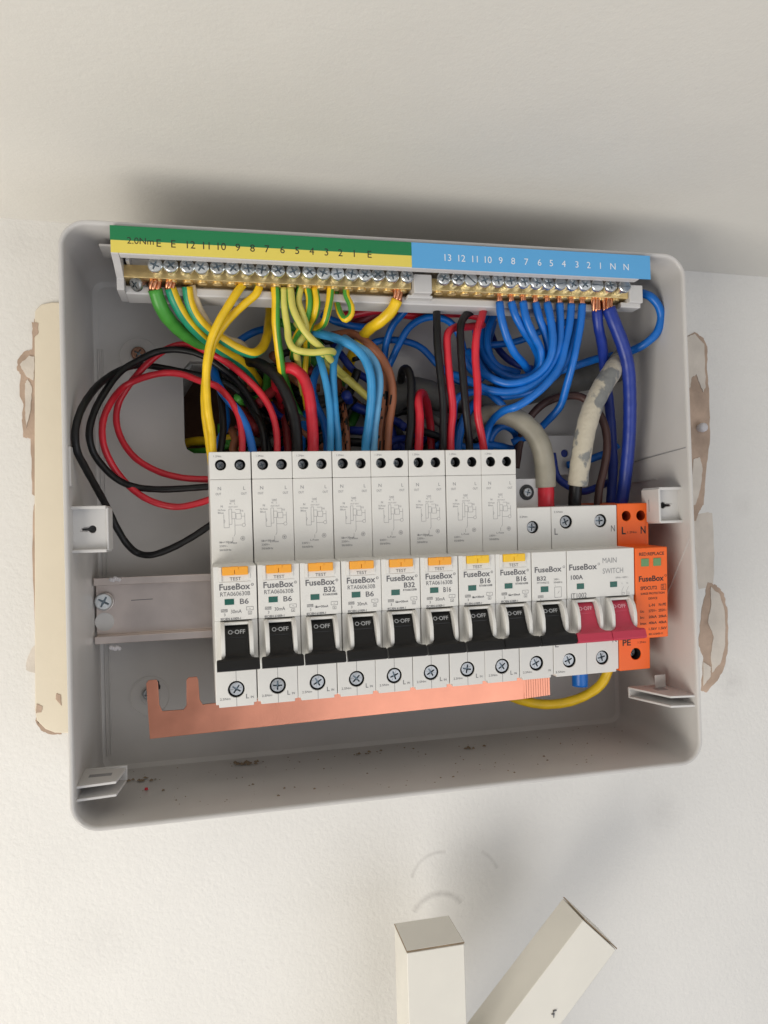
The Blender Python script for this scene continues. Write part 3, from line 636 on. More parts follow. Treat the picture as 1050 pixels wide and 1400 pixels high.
# ------------------------------------------------------------------ copper busbar
YB = -48
bar = empty('busbar', (-28.8, YB, -12)); tag(bar, 'flat copper comb busbar running under the row of breakers', 'busbar')
L0 = at(205, 1010, YB); R0 = at(716, 955, YB); R1 = at(716, 929, YB)
ox, oz = -28.8, -12
pts = [(px, py) for px, py in ((205, 1010), (200, 934), (203, 930), (214, 929), (216, 933), (218, 963), (222, 972), (251, 970), (255, 964), (255, 929), (258, 926), (269, 925), (271, 929), (273, 956), (277, 963), (294, 961), (400, 951), (560, 935), (716, 918), (716, 955.5))]
W = [at(px, py, YB) for px, py in pts]
b = B(); b.plate([(v.x-ox, v.z-oz) for v in W], [], -.6, .6); b.build('comb_plate', K['copper_bar'], bar, bevel=.2)
b = B(); xr = R0.x-ox
for k in range(11):
    if k == 0: b.box(0, 1.2, -.7, .6, R0.z-oz, R1.z-oz+2.5); rib = b.mesh('copper_finger', K['copper_bar'])
    o = link('copper_finger', rib, bar, (xr+.03+k*1.27, 0, .07*k)); add_bevel(o, .1, 1)

# ------------------------------------------------------------------ terminal holder with the two brass bars
TY = -80.0
tl, tr_, bl, br_ = at(150, 308, TY), at(888, 350, TY), at(154, 345, TY), at(888, 371, TY)
mid = at(562, 331, TY)
hold = empty('terminal_bar_holder', (85, -60, 190)); tag(hold, 'white terminal holder with green, yellow and blue numbered strip above two brass bars', 'terminal bar'); HO = Vector((85, -60, 190))
def inh(o): o.parent = hold; o.location = o.location-HO*S; return o
zt_ = tl.z; zb_ = bl.z
bf0, bf1 = at(168, 361, -64), at(168, 380, -64)
print('strip z', tl, tr_, bl, br_, 'brass', bf0, bf1)
zbb = bf1.z-.2; zL = at(200, 402.5, -58).z
b = B()
b.prof([(TY, zt_-.1), (TY, zb_-.3), (TY+.6, zb_-.5), (-75.6, zb_-.5), (-75.6, zb_+5), (-54, zb_+5), (-54, zbb-.6), (-57.5, zbb-.8), (-58, zbb-1.3), (-58, zL+.4), (-57.5, zL), (-46, zL-.4), (-46, zt_-5), (-60, zt_-.6)], tl.x+3.2, br_.x-5.5)
b.prof([(TY, zt_), (TY, zb_-.3), (-72, zb_-2), (-63, zb_-5), (-63, zL), (-46, zL), (-46, zt_-1)], tl.x+.1, tl.x+3.2)
inh(b.build('holder', K['holder'], bevel=.3))
def strip(name, x0, x1, za0, za1, zb0, zb1, m, y):
    vs = [(x0, y, za0), (x1, y, za1), (x1, y, zb1), (x0, y, zb0), (x0, y+.5, za0), (x1, y+.5, za1), (x1, y+.5, zb1), (x0, y+.5, zb0)]
    fs = [(0, 3, 2, 1), (4, 5, 6, 7), (0, 1, 5, 4), (3, 7, 6, 2), (0, 4, 7, 3), (1, 2, 6, 5)]
    return inh(link(name, mesh_from(name, vs, fs, [m])))
zm_ = at(150, 328, TY).z
strip('green_strip', tl.x, mid.x, zt_, zt_, zm_, zm_, K['strip_green'], TY-.3)
strip('yellow_strip', tl.x+.2, mid.x, zm_, zm_, zb_, zb_, K['strip_yellow'], TY-.3)
strip('blue_strip', mid.x+.05, tr_.x, zt_, zt_, zb_-.2, zb_-.2, K['strip_blue'], TY-.3)
p = Print(TY-.36)
for s_, px in (('2.0Nm', 192), ('E', 217), ('E', 237), ('12', 261), ('11', 282), ('10', 303), ('9', 325), ('8', 345), ('7', 365), ('6', 386), ('5', 406), ('4', 426), ('3', 446), ('2', 465), ('1', 484), ('E', 505)):
    v = at(px, 328+(px-217)*.058, TY); p.text(s_, v.x, zm_-1.9 if s_ != '2.0Nm' else zm_-1.2, 3.1 if s_ != '2.0Nm' else 2.7, al='c')
inh(p.build('earth_numbers', K['ink_black'], None))
p = Print(TY-.36)
for s_, px in (('13', 612), ('12', 631), ('11', 649), ('10', 667), ('9', 684), ('8', 701), ('7', 719), ('6', 737), ('5', 753), ('4', 770), ('3', 788), ('2', 804), ('1', 820), ('N', 837), ('N', 855)):
    v = at(px, 352, TY); p.text(s_, v.x, at(612, 357, TY).z, 3.0, al='c')
inh(p.build('neutral_numbers', K['ink_white'], None))
YBR = -64.0
zbt, zbb = bf0.z, bf1.z-.2; zsc = at(213, 369, YBR).z
def brass(name, px0, px1, n, xs, zsh):
    xa, xb = at(px0, 370, YBR).x, at(px1, 380, YBR).x
    b = B(); b.box(xa, xb, YBR, -53, zbb+.6, zbt)
    # scalloped lower tunnels, one under each screw
    for x in xs: b.lathe([(1.7, zbb-.3), (2.2, zbb-.1), (2.3, zbb+1.2)], 14, 'z', c=(x, -60.8, 0))
    o = b.build(name, K['brass'], bevel=.3); inh(o)
    for k, x in enumerate(xs):
        me = SLOT if name == 'neutral_bar' and k in (2, 9, 12, 14) else SCREW
        s_ = screw(None, x, YBR-2.6, zbt-2.6, 3.12, me, 'screw', (random.uniform(-.10, .22), random.uniform(-.14, .14))); s_.parent = o; s_.location = Vector((x, YBR-5.6, zsc+random.uniform(-.15, .15)))*S
    return o
es = [213, 234, 256, 276, 297, 317, 338, 358, 379, 400, 421, 441, 460, 479, 497, 515, 534, 554]
ns = [604, 623, 641, 659, 677, 695, 712, 729, 745, 762, 778, 795, 812, 830, 849]
XE = [at(x, 363+(x-213)*.056, YBR-3).x for x in es]; XN = [at(x, 386+(x-604)*.035, YBR-3).x for x in ns]
brass('earth_bar', 169, 562, 18, XE, 0); brass('neutral_bar', 588, 858, 15, XN, 0)
b = B(); xa, xb = at(566, 375, -68).x, at(591, 380, -68).x; b.box(xa, xb, -67.5, -56, zbb-2.0, zbt+.6); b.box(xa-2, xb+1.5, -63, -54, zbb-3.0, zbb-1.4)
inh(b.build('bar_clamp', K['clip'], bevel=.5)); b = B()
xc, xd = at(848, 390, -62).x, at(874, 390, -62).x; b.box(xc+3.2, xd, -65, -54, zbb-1.5, zbt+1.2); b.box(xc, xd+.5, -62, -54, zbb-3.2, zbb-.5)
inh(b.build('bar_clamp', K['clip'], bevel=.5))
b = B(); v = at(172, 352, -66); b.box(v.x, v.x+1.4, -68, -56, zbt, zbt+4); b.box(v.x+1.4, v.x+9, -60, -56, zbt, zbt+4); inh(b.build('moulded_stop', K['clip'], bevel=.25))
v = at(187, 388, -63); s_ = screw(None, 0, 0, 0, 3.2, SCREW_DULL, 'holder_screw', (-.9, 0)); s_.location = Vector((v.x, -61, v.z+.6))*S; inh(s_)

# ------------------------------------------------------------------ wires
def spline(ctrl, step=1.3):
    pts = [Vector(c) for c in ctrl]
    P_ = [pts[0]*2-pts[1]]+pts+[pts[-1]*2-pts[-2]]; out = []
    for i in range(1, len(P_)-2):
        p0, p1, p2, p3 = P_[i-1:i+3]
        t0 = 0; t1 = t0+max(1e-3, (p1-p0).length)**.5; t2 = t1+max(1e-3, (p2-p1).length)**.5; t3 = t2+max(1e-3, (p3-p2).length)**.5
        n = max(2, int((p2-p1).length/step))
        for k in range(n):
            t = t1+(t2-t1)*k/n
            A1 = p0*((t1-t)/(t1-t0))+p1*((t-t0)/(t1-t0)); A2 = p1*((t2-t)/(t2-t1))+p2*((t-t1)/(t2-t1)); A3 = p2*((t3-t)/(t3-t2))+p3*((t-t2)/(t3-t2))
            B1 = A1*((t2-t)/(t2-t0))+A2*((t-t0)/(t2-t0)); B2 = A2*((t3-t)/(t3-t1))+A3*((t-t1)/(t3-t1))
            out.append(B1*((t2-t)/(t2-t1))+B2*((t-t1)/(t2-t1)))
    out.append(pts[-1]); return out
def tube_data(path, r, n=12, stripe=None, twist=0.0, phase=0.0, wob=.02, twist_seed=0):
    vs, fs, mi = [], [], []
    T = (path[1]-path[0]).normalized(); U = T.orthogonal().normalized(); acc = 0
    ref = Vector((0, -1, 0))
    if abs(T.dot(ref)) < .95: U = (ref-T*T.dot(ref)).normalized()
    for i, p in enumerate(path):
        if i: 
            T2 = (path[min(i+1, len(path)-1)]-path[i-1]).normalized(); q = T.rotation_difference(T2); U = q @ U; T = T2; acc += (path[i]-path[i-1]).length
        U = (U-T*U.dot(T)).normalized(); V = T.cross(U); rr = r*(1+wob*math.sin(acc*.9+twist_seed)+wob*.6*math.sin(acc*.37+2+twist_seed))
        for k in range(n):
            a = 2*math.pi*k/n+phase+twist*acc; vs.append(p+U*(rr*math.cos(a))+V*(rr*math.sin(a)))
        if i:
            b0 = (i-1)*n
            for k in range(n):
                fs.append((b0+k, b0+(k+1) % n, b0+n+(k+1) % n, b0+n+k)); mi.append(1 if stripe and k in stripe else 0)
    b0 = len(path)*n-n; fs.append(tuple(range(n))[::-1]); mi.append(0); fs.append(tuple(range(b0, b0+n))); mi.append(0)
    return vs, fs, mi
def dpath(ctrl):
    return spline([at(*c) for c in ctrl])
WN = [0]
def wire(kind, label, ctrl, r, group, m, m2=None, stripe=(0, 1, 2), twist=.03, phase=0., copper=None, wob=.02, cat='wire', core=None, dash=None):
    """ctrl: (px, py, depth); copper: number of control points at the start that are bare strands"""
    WN[0] += 1
    path = dpath(ctrl)
    vs, fs, mi = tube_data(path, r, 12 if r < 3.5 else 18, stripe if m2 else None, twist, phase, wob, WN[0]*1.7)
    if dash:
        m2 = K['w_black']; n = len(path)-1
        for i in range(n):
            if i > n*dash[0] and i < n*dash[1]:
                for k in range(12):
                    if (k in (0, 1, 11, 10, 9, 2)) and ((i*37+k*61+(i*k) % 13) % 11 < 3): mi[i*12+k] = 1
    me = mesh_from(kind, vs, fs, [m]+([m2] if m2 else []), mi, True)
    if copper is None and core is None:
        o = link(kind, me); tag(o, label, cat, group); return o
    c0 = path[0]; t = empty(kind, c0); tag(t, label, cat, group)
    o = link('insulation', me, t); o.location = -c0*S
    if copper:
        cm = dpath(copper); V, Fc = [], []
        T = (cm[-1]-cm[0]).normalized(); A = T.orthogonal().normalized(); Bv = T.cross(A); cr = r*(.72 if r < 2.4 else .92)
        ks = [(0, 0)]+[(cr*.62*math.cos(a*math.pi/3), cr*.62*math.sin(a*math.pi/3)) for a in range(6)] if r > 1.6 else [(0, 0)]
        for j, (u, v) in enumerate(ks):
            pp = []
            for i, p in enumerate(cm):
                a = .16*i; u2, v2 = u*math.cos(a)-v*math.sin(a), u*math.sin(a)+v*math.cos(a); pp.append(p+A*u2+Bv*v2)
            d = tube_data(pp, cr*.36 if len(ks) > 1 else cr*.8, 8); b0 = len(V); V += d[0]; Fc += [tuple(i+b0 for i in f) for f in d[1]]
        o2 = link('copper_strands', mesh_from('copper_strands', V, Fc, [K['copper']], None, True), t); o2.location = -c0*S
    if core:
        cm = dpath(core[0]); d = tube_data(cm, core[1], 16); o3 = link(core[3], mesh_from(core[3], d[0], d[1], [core[2]], None, True), t); o3.location = -c0*S
    return t
R_, BK, BL, LB, YG, YL = K['w_red'], K['w_black'], K['w_blue'], K['w_light'], K['w_green'], K['w_yellow']
GR, GB, GBU, GE = 'red wires', 'black wires', 'blue neutral wires', 'green and yellow earth wires'
# loops in the left of the box
wire('black_wire', 'outermost black wire looping far left and down to the first breaker', [(380, 575, -8), (346, 550, -20), (303, 520, -24), (273, 513, -24), (243, 507, -24), (203, 500, -22), (183, 500, -26), (165, 506, -34), (146, 517, -42), (126, 536, -56), (109, 565, -68), (103, 590, -71), (105, 615, -70), (117, 640, -62), (146, 693, -42), (160, 722, -36), (174, 744, -32), (188, 756, -28), (205, 759, -30), (231, 751, -32), (260, 736, -34), (290, 716, -36), (310, 700, -36)], 1.6, GB, BK)
wire('black_wire', 'black wire of the left loops that ends between the two red ones', [(372, 640, -36), (364, 600, -34), (350, 560, -32), (330, 528, -32), (303, 503, -33), (274, 485, -33), (243, 478, -32), (215, 481, -30), (189, 493, -32), (165, 508, -36), (144, 535, -42), (129, 563, -46), (122, 592, -48), (127, 617, -46), (143, 640, -40), (163, 657, -34), (186, 666, -29), (215, 669, -30), (250, 668, -32), (300, 664, -34)], 1.6, GB, BK)
wire('red_wire', 'red wire forming the smallest inner loop at the left', [(379, 640, -46), (378, 590, -45), (370, 560, -44), (355, 536, -42), (331, 512, -40), (303, 491, -36), (277, 478, -34), (254, 471, -30), (233, 475, -28), (212, 488, -26), (192, 507, -24), (174, 530, -22), (162, 552, -20), (159, 575, -20), (166, 600, -20), (185, 626, -22), (215, 644, -24), (248, 653, -26), (300, 656, -30)], 1.6, GR, R_)
wire('red_wire', 'red wire looping between two blacks and dropping into the first breaker', [(330, 640, -48), (331, 596, -46), (326, 568, -44), (313, 545, -42), (296, 528, -40), (271, 520, -36), (250, 512, -33), (225, 510, -30), (197, 516, -27), (172, 527, -26), (153, 548, -32), (141, 575, -36), (141, 605, -36), (152, 633, -33), (172, 660, -30), (195, 679, -30), (218, 689, -30), (243, 693, -31), (271, 688, -32), (300, 678, -34)], 1.6, GR, R_)
# earths
wire('green_wire', 'thick plain green earth cable at the left end of the brass bar', [(212, 396, -60), (217, 412, -58), (226, 430, -54), (244, 450, -46), (268, 466, -38), (298, 478, -30), (330, 500, -16), (350, 530, -2)], 3.1, GE, YG, copper=[(213, 383, -60.8), (212, 390, -60.8), (212, 398, -60)])
wire('earth_wire', 'thick green and yellow striped earth cable second along the brass bar', [(233, 394, -60), (240, 412, -58), (252, 433, -54), (272, 455, -48), (293, 472, -42), (312, 484, -36), (335, 500, -28), (354, 524, -14), (372, 555, 4)], 2.6, GE, YL, K['w_teal'], (0, 1, 2, 3, 4), .002, 0, copper=[(234, 384, -60.8), (233, 390, -60.8), (233, 396, -60)])
wire('earth_wire', 'green and yellow earth cable sagging in a long curve under the bar', [(256, 392, -60), (259, 412, -58), (268, 432, -55), (284, 450, -52), (304, 464, -50), (326, 477, -47), (345, 483, -44), (358, 476, -40), (365, 460, -36), (368, 440, -30), (370, 410, -24), (372, 375, -20)], 2.3, GE, YL, K['w_teal'], (0, 1, 2, 3, 4), .002, .1)
wire('earth_wire', 'cream and green earth wire dusted with plaster beside the sagging cable', [(262, 390, -59), (268, 410, -56), (277, 430, -52), (290, 448, -47), (310, 463, -42), (330, 470, -36), (352, 500, -20)], 1.6, GE, K['w_cream'], K['w_teal'], (1, 2), .01)
wire('earth_wire', 'long yellow earth wire dropping in front to the first breaker', [(334, 387, -60), (326, 397, -61), (316, 412, -62), (301, 437, -62), (289, 464, -60), (283, 495, -57), (282, 530, -54), (284, 560, -52), (289, 590, -50), (292, 640, -47)], 1.85, GE, YL, YG, (2,), .012, .2)
wire('earth_wire', 'second yellow earth wire crossing behind the long one to the first breaker', [(355, 391, -60), (350, 402, -60), (334, 416, -59), (316, 433, -56), (301, 452, -54), (290, 475, -52), (281, 520, -50), (280, 560, -48), (285, 600, -46), (292, 650, -44)], 1.8, GE, YL, YG, (2, 3, 4), .015)
def ew(label, ctrl, r=1.6, a=None, b2=None, st=(3, 4, 5), tw=.04, ph=0): return wire('earth_wire', label, ctrl, r, GE, a or YL, b2 or YG, st, tw, ph)
ew('straight green and yellow earth wire hanging below number seven', [(376, 392, -60), (377, 410, -60), (377, 440, -58), (380, 470, -54), (384, 500, -48), (390, 540, -30)], 1.9, None, None, (9, 10, 11), .005)
ew('pale earth wire hooking round to the right above the light blue pair', [(388, 394, -60), (389, 420, -60), (393, 448, -59), (395, 465, -59), (402, 477, -60), (425, 482, -61), (448, 480, -60), (455, 482, -54), (440, 486, -48)], 1.7, K['w_pale'], YG, (2, 3, 8, 9), .01)
ew('pale earth wire running diagonally under number six', [(397, 394, -61), (400, 420, -62), (409, 441, -62), (422, 460, -62), (440, 477, -58), (462, 505, -40), (490, 530, -25), (520, 560, -12)], 1.7, K['w_pale'], YG, (2, 3), .01)
ew('kinked green earth wire hanging below number five', [(411, 393, -60), (408, 412, -60), (413, 428, -60), (418, 445, -58), (417, 458, -57), (407, 472, -57), (408, 500, -40), (415, 540, -30)], 1.6, K['w_pale'], YG, (1, 2, 3, 4), .05)
ew('green backed earth wire just right of the kinked one', [(420, 393, -60), (423, 410, -60), (421, 428, -58), (416, 442, -54), (405, 460, -45), (400, 490, -30)], 1.6, YG, YL, (1, 2), .01)
ew('short bent earth wire under number four', [(430, 394, -60), (433, 412, -60), (431, 428, -58), (425, 442, -52), (420, 458, -44), (420, 500, -30)], 1.7, YL, YG, (9, 10), .01)
ew('short curled earth wire under number three', [(452, 392, -60), (451, 408, -60), (448, 425, -60), (444, 440, -58), (436, 447, -50), (425, 450, -40)], 1.7, YL, YG, (10, 11), .01)
ew('earth wire bent into a small hook under number two', [(473, 394, -60), (474, 405, -61), (480, 418, -62), (480, 430, -62), (473, 437, -61), (466, 430, -58), (461, 415, -56), (459, 398, -55)], 1.5, YL, YG, (0, 1, 2), .03)
wire('yellow_wire', 'thick yellow earth cable with bare copper at the right end of the brass bar', [(543, 410, -60), (536, 424, -58), (522, 438, -54), (505, 450, -46), (492, 466, -36), (480, 490, -22), (470, 520, -8)], 2.7, GE, YL, copper=[(543, 392, -60.8), (544, 400, -60.8), (543, 412, -60)])
ew('deep yellow green wire hanging behind the thick red wire', [(421, 440, -40), (420, 470, -38), (417, 500, -38), (416, 530, -34), (420, 560, -28)], 1.6, None, None, (0, 1, 2))
ew('deep green wire crossing inside the loop of the thick red wire', [(380, 470, -30), (390, 520, -28), (400, 550, -26), (415, 580, -22), (425, 620, -18)], 2.0, YG, YG)
ew('yellow wire slanting through the middle behind the light blue pair', [(405, 440, -30), (440, 490, -34), (470, 515, -34), (505, 545, -30), (530, 570, -24)], 1.9, K['w_pale'], YG)
ew('yellow wire lying across the bottom of the wall opening', [(240, 612, 16), (262, 604, 12), (300, 602, 6), (340, 594, 4), (390, 585, 4)], 2.4)
ew('dark green wire at the foot of the wall opening', [(245, 618, 20), (280, 617, 8), (320, 608, 4), (360, 600, 4)], 2.0, YG, YG)
# reds and blacks in the middle
wire('black_wire', 'thick black wire arching over to the third breaker', [(318, 512, -10), (326, 499, -20), (340, 494, -30), (358, 499, -38), (376, 513, -44), (392, 540, -47), (402, 570, -47), (406, 600, -46), (406, 650, -44)], 2.7, GB, BK)
wire('red_wire', 'thick red wire arching over beside the thick black one', [(395, 590, -10), (386, 550, -18), (378, 520, -34), (385, 506, -42), (398, 503, -46), (413, 514, -48), (422, 538, -49), (426, 568, -48), (428, 600, -47), (428, 650, -45)], 2.7, GR, R_)
wire('blue_wire', 'blue wire beside the red one above the first breaker', [(290, 490, -20), (296, 520, -32), (308, 542, -40), (325, 562, -43), (337, 585, -45), (345, 615, -46), (348, 650, -46)], 2.0, GBU, BL)
wire('black_wire', 'thin black wire hanging in the wall opening near the yellow earths', [(297, 500, -20), (300, 530, -30), (304, 560, -36), (305, 590, -40), (301, 620, -44), (299, 650, -44)], 1.7, GB, BK)
wire('black_wire', 'thin black wire curving over the second breaker', [(300, 505, -8), (325, 530, -20), (345, 560, -30), (358, 585, -36), (362, 615, -38), (362, 650, -38)], 1.7, GB, BK)
wire('blue_wire', 'blue wire just above the left screw of the first breaker', [(308, 550, -10), (309, 580, -22), (300, 605, -30), (297, 640, -36)], 1.8, GBU, BL)
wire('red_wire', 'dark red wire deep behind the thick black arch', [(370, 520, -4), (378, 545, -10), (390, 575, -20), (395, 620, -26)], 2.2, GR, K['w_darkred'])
# light blues, blues, browns
G2 = 'light blue wires'
wire('light_blue_wire', 'light blue wire, left one of the pair arching to the fourth and fifth breakers', [(425, 450, -38), (433, 455, -44), (455, 461, -50), (480, 472, -54), (497, 488, -56), (506, 510, -56), (508, 540, -54), (504, 580, -50), (500, 610, -47), (500, 660, -45)], 2.1, G2, LB)
wire('light_blue_wire', 'light blue wire, right one of the arching pair', [(470, 462, -40), (486, 472, -46), (502, 482, -50), (514, 498, -52), (519, 520, -52), (516, 555, -50), (512, 590, -47), (510, 660, -45)], 1.9, G2, K['w_lightp'])
wire('light_blue_wire', 'pale light blue wire dropping left of its darker neighbour into the fourth breaker', [(434, 478, -44), (440, 500, -50), (447, 530, -51), (451, 560, -50), (452, 600, -48), (450, 660, -45)], 1.7, G2, LB)
wire('light_blue_wire', 'light blue wire dropping nearly straight into the fourth breaker', [(470, 468, -34), (461, 480, -42), (456, 498, -48), (456, 530, -49), (459, 570, -48), (462, 600, -46), (462, 660, -44)], 1.8, G2, LB)
wire('blue_wire', 'deep blue wire bulging left beside the thick red arch', [(441, 495, -30), (431, 512, -38), (427, 532, -40), (433, 556, -40), (443, 578, -40), (447, 605, -40), (446, 650, -40)], 1.9, GBU, BL)
wire('blue_wire', 'blue wire peeping out between the thick black and red wires', [(430, 540, -14), (418, 570, -24), (413, 600, -32), (412, 650, -36)], 2.0, GBU, BL)
wire('blue_wire', 'dark blue wire winding down behind the light blue arches', [(455, 470, -20), (470, 490, -24), (482, 505, -24), (505, 520, -20), (530, 540, -10)], 1.9, GBU, K['w_royal'])
G3 = 'brown wires'
wire('brown_wire', 'brown wire, outer one of the pair arching to the fifth breaker', [(455, 458, -30), (480, 456, -38), (502, 468, -42), (521, 488, -44), (533, 512, -45), (537, 540, -44), (532, 580, -43), (530, 610, -42), (530, 660, -40)], 2.0, G3, K['w_brown'], dash=(.5, .95))
wire('brown_wire', 'brown wire, inner one of the pair ending at the fifth breaker', [(515, 490, -26), (523, 512, -36), (526, 540, -39), (523, 570, -39), (520, 600, -38), (519, 660, -38)], 2.0, G3, K['w_brown'], dash=(.35, .95))
for a, lab in (((463, 520, -20, 470, 560, -28, 474, 590, -34, 477, 650, -36), 'brown wire with black print above the fourth breaker, right strand'), ((458, 540, -14, 464, 575, -22, 468, 600, -28, 470, 650, -32), 'brown wire with black print above the fourth breaker, left strand')):
    wire('brown_wire', lab, [a[i:i+3] for i in range(0, 12, 3)], 1.5, G3, K['w_brown'], dash=(.1, .95))
wire('brown_wire', 'rusty brown wire slanting deep below the yellow diagonal', [(455, 510, -8), (470, 535, -14), (492, 555, -14), (505, 575, -10)], 1.8, G3, K['w_brown'])
wire('black_wire', 'short thick black wire standing above the fifth breaker', [(548, 520, -20), (551, 506, -34), (557, 505, -40), (562, 520, -44), (562, 550, -46), (562, 580, -46), (559, 610, -45), (558, 660, -42)], 2.1, GB, BK)
wire('red_wire', 'short red wire hooked above the sixth breaker', [(590, 620, -22), (588, 580, -24), (583, 550, -32), (577, 537, -40), (572, 545, -46), (574, 570, -48), (573, 600, -47), (571, 650, -45)], 2.1, GR, R_)
wire('black_wire', 'black wire, left of the two tall blacks right of centre', [(596, 408, -38), (597, 430, -50), (598, 470, -56), (602, 510, -56), (606, 550, -54), (606, 590, -52), (605, 660, -48)], 1.9, GB, BK)
wire('red_wire', 'red wire with a square shoulder, left of the two tall reds', [(660, 444, -36), (640, 447, -44), (622, 448, -50), (612, 457, -54), (612, 485, -55), (615, 520, -55), (619, 560, -53), (616, 595, -51), (617, 660, -48)], 1.9, GR, R_)
wire('black_wire', 'black wire, right of the two tall blacks right of centre', [(652, 424, -42), (638, 430, -50), (630, 445, -56), (630, 475, -57), (633, 515, -56), (637, 560, -54), (641, 600, -50), (645, 660, -48)], 1.9, GB, BK)
wire('red_wire', 'tall red wire leaning into the eighth breaker', [(664, 415, -48), (658, 435, -54), (652, 455, -57), (650, 485, -57), (653, 530, -56), (653, 565, -54), (660, 605, -51), (668, 660, -48)], 1.9, GR, R_)
wire('red_wire', 'dark red wire lying along the top behind the brass bars', [(470, 432, -24), (520, 424, -24), (570, 432, -24), (620, 428, -22), (668, 432, -22), (690, 420, -22)], 2.3, GR, K['w_red'])
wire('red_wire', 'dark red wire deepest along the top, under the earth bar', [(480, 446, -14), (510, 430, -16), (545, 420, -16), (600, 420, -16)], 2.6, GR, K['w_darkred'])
wire('black_wire', 'black wire lying along the top under the neutral bar', [(560, 414, -30), (600, 412, -32), (645, 416, -32), (680, 424, -30), (700, 420, -26)], 2.3, GB, BK)
# deep blues in the middle
def bw(label, ctrl, r=1.85, m=None): return wire('blue_wire', label, ctrl, r, GBU, m or BL)
bw('blue wire rising steeply under the thick yellow cable', [(525, 500, -14), (528, 470, -20), (537, 445, -26), (552, 427, -32), (565, 412, -36)])
bw('blue wire forming a wide arch left of the tall black wires', [(532, 500, -18), (545, 472, -24), (560, 447, -28), (580, 435, -30), (600, 434, -30), (618, 443, -28), (630, 465, -26), (640, 500, -24), (660, 520, -22)])
bw('blue wire swooping flat then down behind the tall blacks', [(490, 478, -12), (520, 466, -16), (550, 466, -18), (575, 475, -18), (598, 498, -18), (625, 520, -20), (650, 530, -22)])
bw('short blue wire crossing left of the thick yellow cable', [(440, 430, -22), (460, 440, -24), (485, 446, -22), (515, 447, -14)])
bw('blue wire rising to the left behind the sagging earth cable', [(318, 475, -20), (333, 462, -22), (350, 453, -24), (372, 448, -20)])
# neutrals with copper ends
def nw(px, label, ctrl, r=1.95, m=None, cu=True):
    c0 = ctrl[0]
    return wire('blue_wire', label, ctrl, r, GBU, m or BL, copper=[(c0[0], c0[1]-14, -60.8), (c0[0], c0[1]-6, -60.8), (c0[0], c0[1]+2, -60)] if cu else None)
nw(0, 'blue neutral wire, leftmost of those entering the neutral bar', [(683, 413, -60), (685, 432, -60), (692, 458, -58), (703, 482, -54), (718, 500, -48), (725, 518, -40), (700, 530, -34), (670, 515, -28), (662, 480, -24), (672, 440, -20)])
nw(0, 'blue neutral wire, second from the left on the neutral bar', [(699, 413, -60), (704, 430, -60), (716, 452, -58), (728, 470, -54), (736, 492, -46), (728, 512, -38), (705, 522, -32), (680, 508, -26), (668, 475, -20), (675, 440, -16)])
nw(0, 'blue neutral wire, third from the left, looping widest', [(715, 413, -61), (719, 434, -62), (728, 456, -61), (739, 478, -58), (740, 498, -54), (728, 512, -48), (705, 517, -42), (680, 507, -36), (662, 485, -30), (660, 455, -26), (668, 425, -24)])
nw(0, 'blue neutral wire, fourth from the left on the neutral bar', [(732, 414, -60), (737, 434, -60), (745, 455, -58), (750, 478, -54), (746, 502, -48), (730, 520, -42), (700, 527, -36), (672, 515, -30), (655, 490, -26), (650, 450, -22)])
nw(0, 'blue neutral wire, fifth from the left, making a deep bowl curve', [(748, 414, -61), (753, 438, -62), (756, 466, -62), (752, 490, -60), (740, 508, -57), (718, 521, -54), (692, 524, -50), (668, 515, -46), (655, 505, -40), (640, 480, -30)])
nw(0, 'blue neutral wire, sixth from the left, ending below the bowl', [(765, 415, -60), (766, 440, -60), (765, 465, -60), (758, 492, -58), (744, 515, -56), (722, 530, -54), (695, 536, -50), (665, 532, -46), (640, 520, -42), (620, 512, -36)])
nw(0, 'blue neutral wire, seventh from the left, sweeping down leftwards', [(781, 416, -60), (779, 440, -60), (773, 470, -60), (765, 500, -60), (748, 524, -60), (724, 545, -58), (706, 556, -56), (688, 562, -50), (670, 580, -40), (660, 620, -34)])
nw(0, 'blue neutral wire, eighth from the left, hanging nearly straight', [(796, 416, -60), (794, 440, -60), (789, 468, -59), (782, 500, -56), (774, 530, -50), (766, 555, -44), (748, 576, -38), (730, 592, -32), (700, 605, -26)])
bw('blue wire round the lower rim of the neutral bowl', [(790, 430, -44), (785, 460, -46), (770, 500, -48), (745, 525, -48), (715, 538, -46), (685, 542, -42), (655, 535, -36), (625, 545, -30), (620, 580, -28), (618, 620, -28)])
bw('blue wire passing under the bowl towards the grey cable', [(660, 528, -40), (672, 540, -42), (688, 556, -44), (694, 575, -40)])
bw('blue wire strung level behind the neutral wires', [(660, 472, -26), (690, 470, -28), (715, 464, -28), (745, 450, -28), (775, 440, -24)])
bw('blue wire curving left of the bowl behind the tall red wire', [(676, 430, -30), (668, 450, -30), (668, 480, -32), (680, 500, -34), (710, 510, -34)])
bw('blue wire slanting down between the middle neutrals', [(668, 445, -14), (680, 475, -18), (700, 495, -20), (735, 505, -18), (770, 500, -14)], 1.85, K['w_royal'])
bw('blue wire looping out to the right wall and back behind the tails', [(862, 402, -50), (876, 401, -56), (890, 406, -60), (901, 420, -61), (904, 436, -60), (898, 455, -58), (882, 470, -54), (862, 480, -48), (840, 486, -42), (815, 491, -38), (790, 499, -36), (765, 507, -34), (740, 515, -30)], 2.1)
bw('blue wire half hidden below the tall black and red wires', [(650, 550, -30), (636, 570, -32), (628, 595, -32), (624, 640, -32)], 2.2)
bw('blue wire coiled under the bend of the grey supply cable', [(668, 620, -20), (672, 595, -24), (686, 582, -26), (702, 588, -24), (708, 605, -20), (700, 620, -16), (680, 630, -14)], 2.3)
bw('blue wire running level above the seventh breaker', [(586, 614, -20), (610, 606, -24), (640, 612, -26), (670, 608, -24), (700, 614, -20)], 2.0)
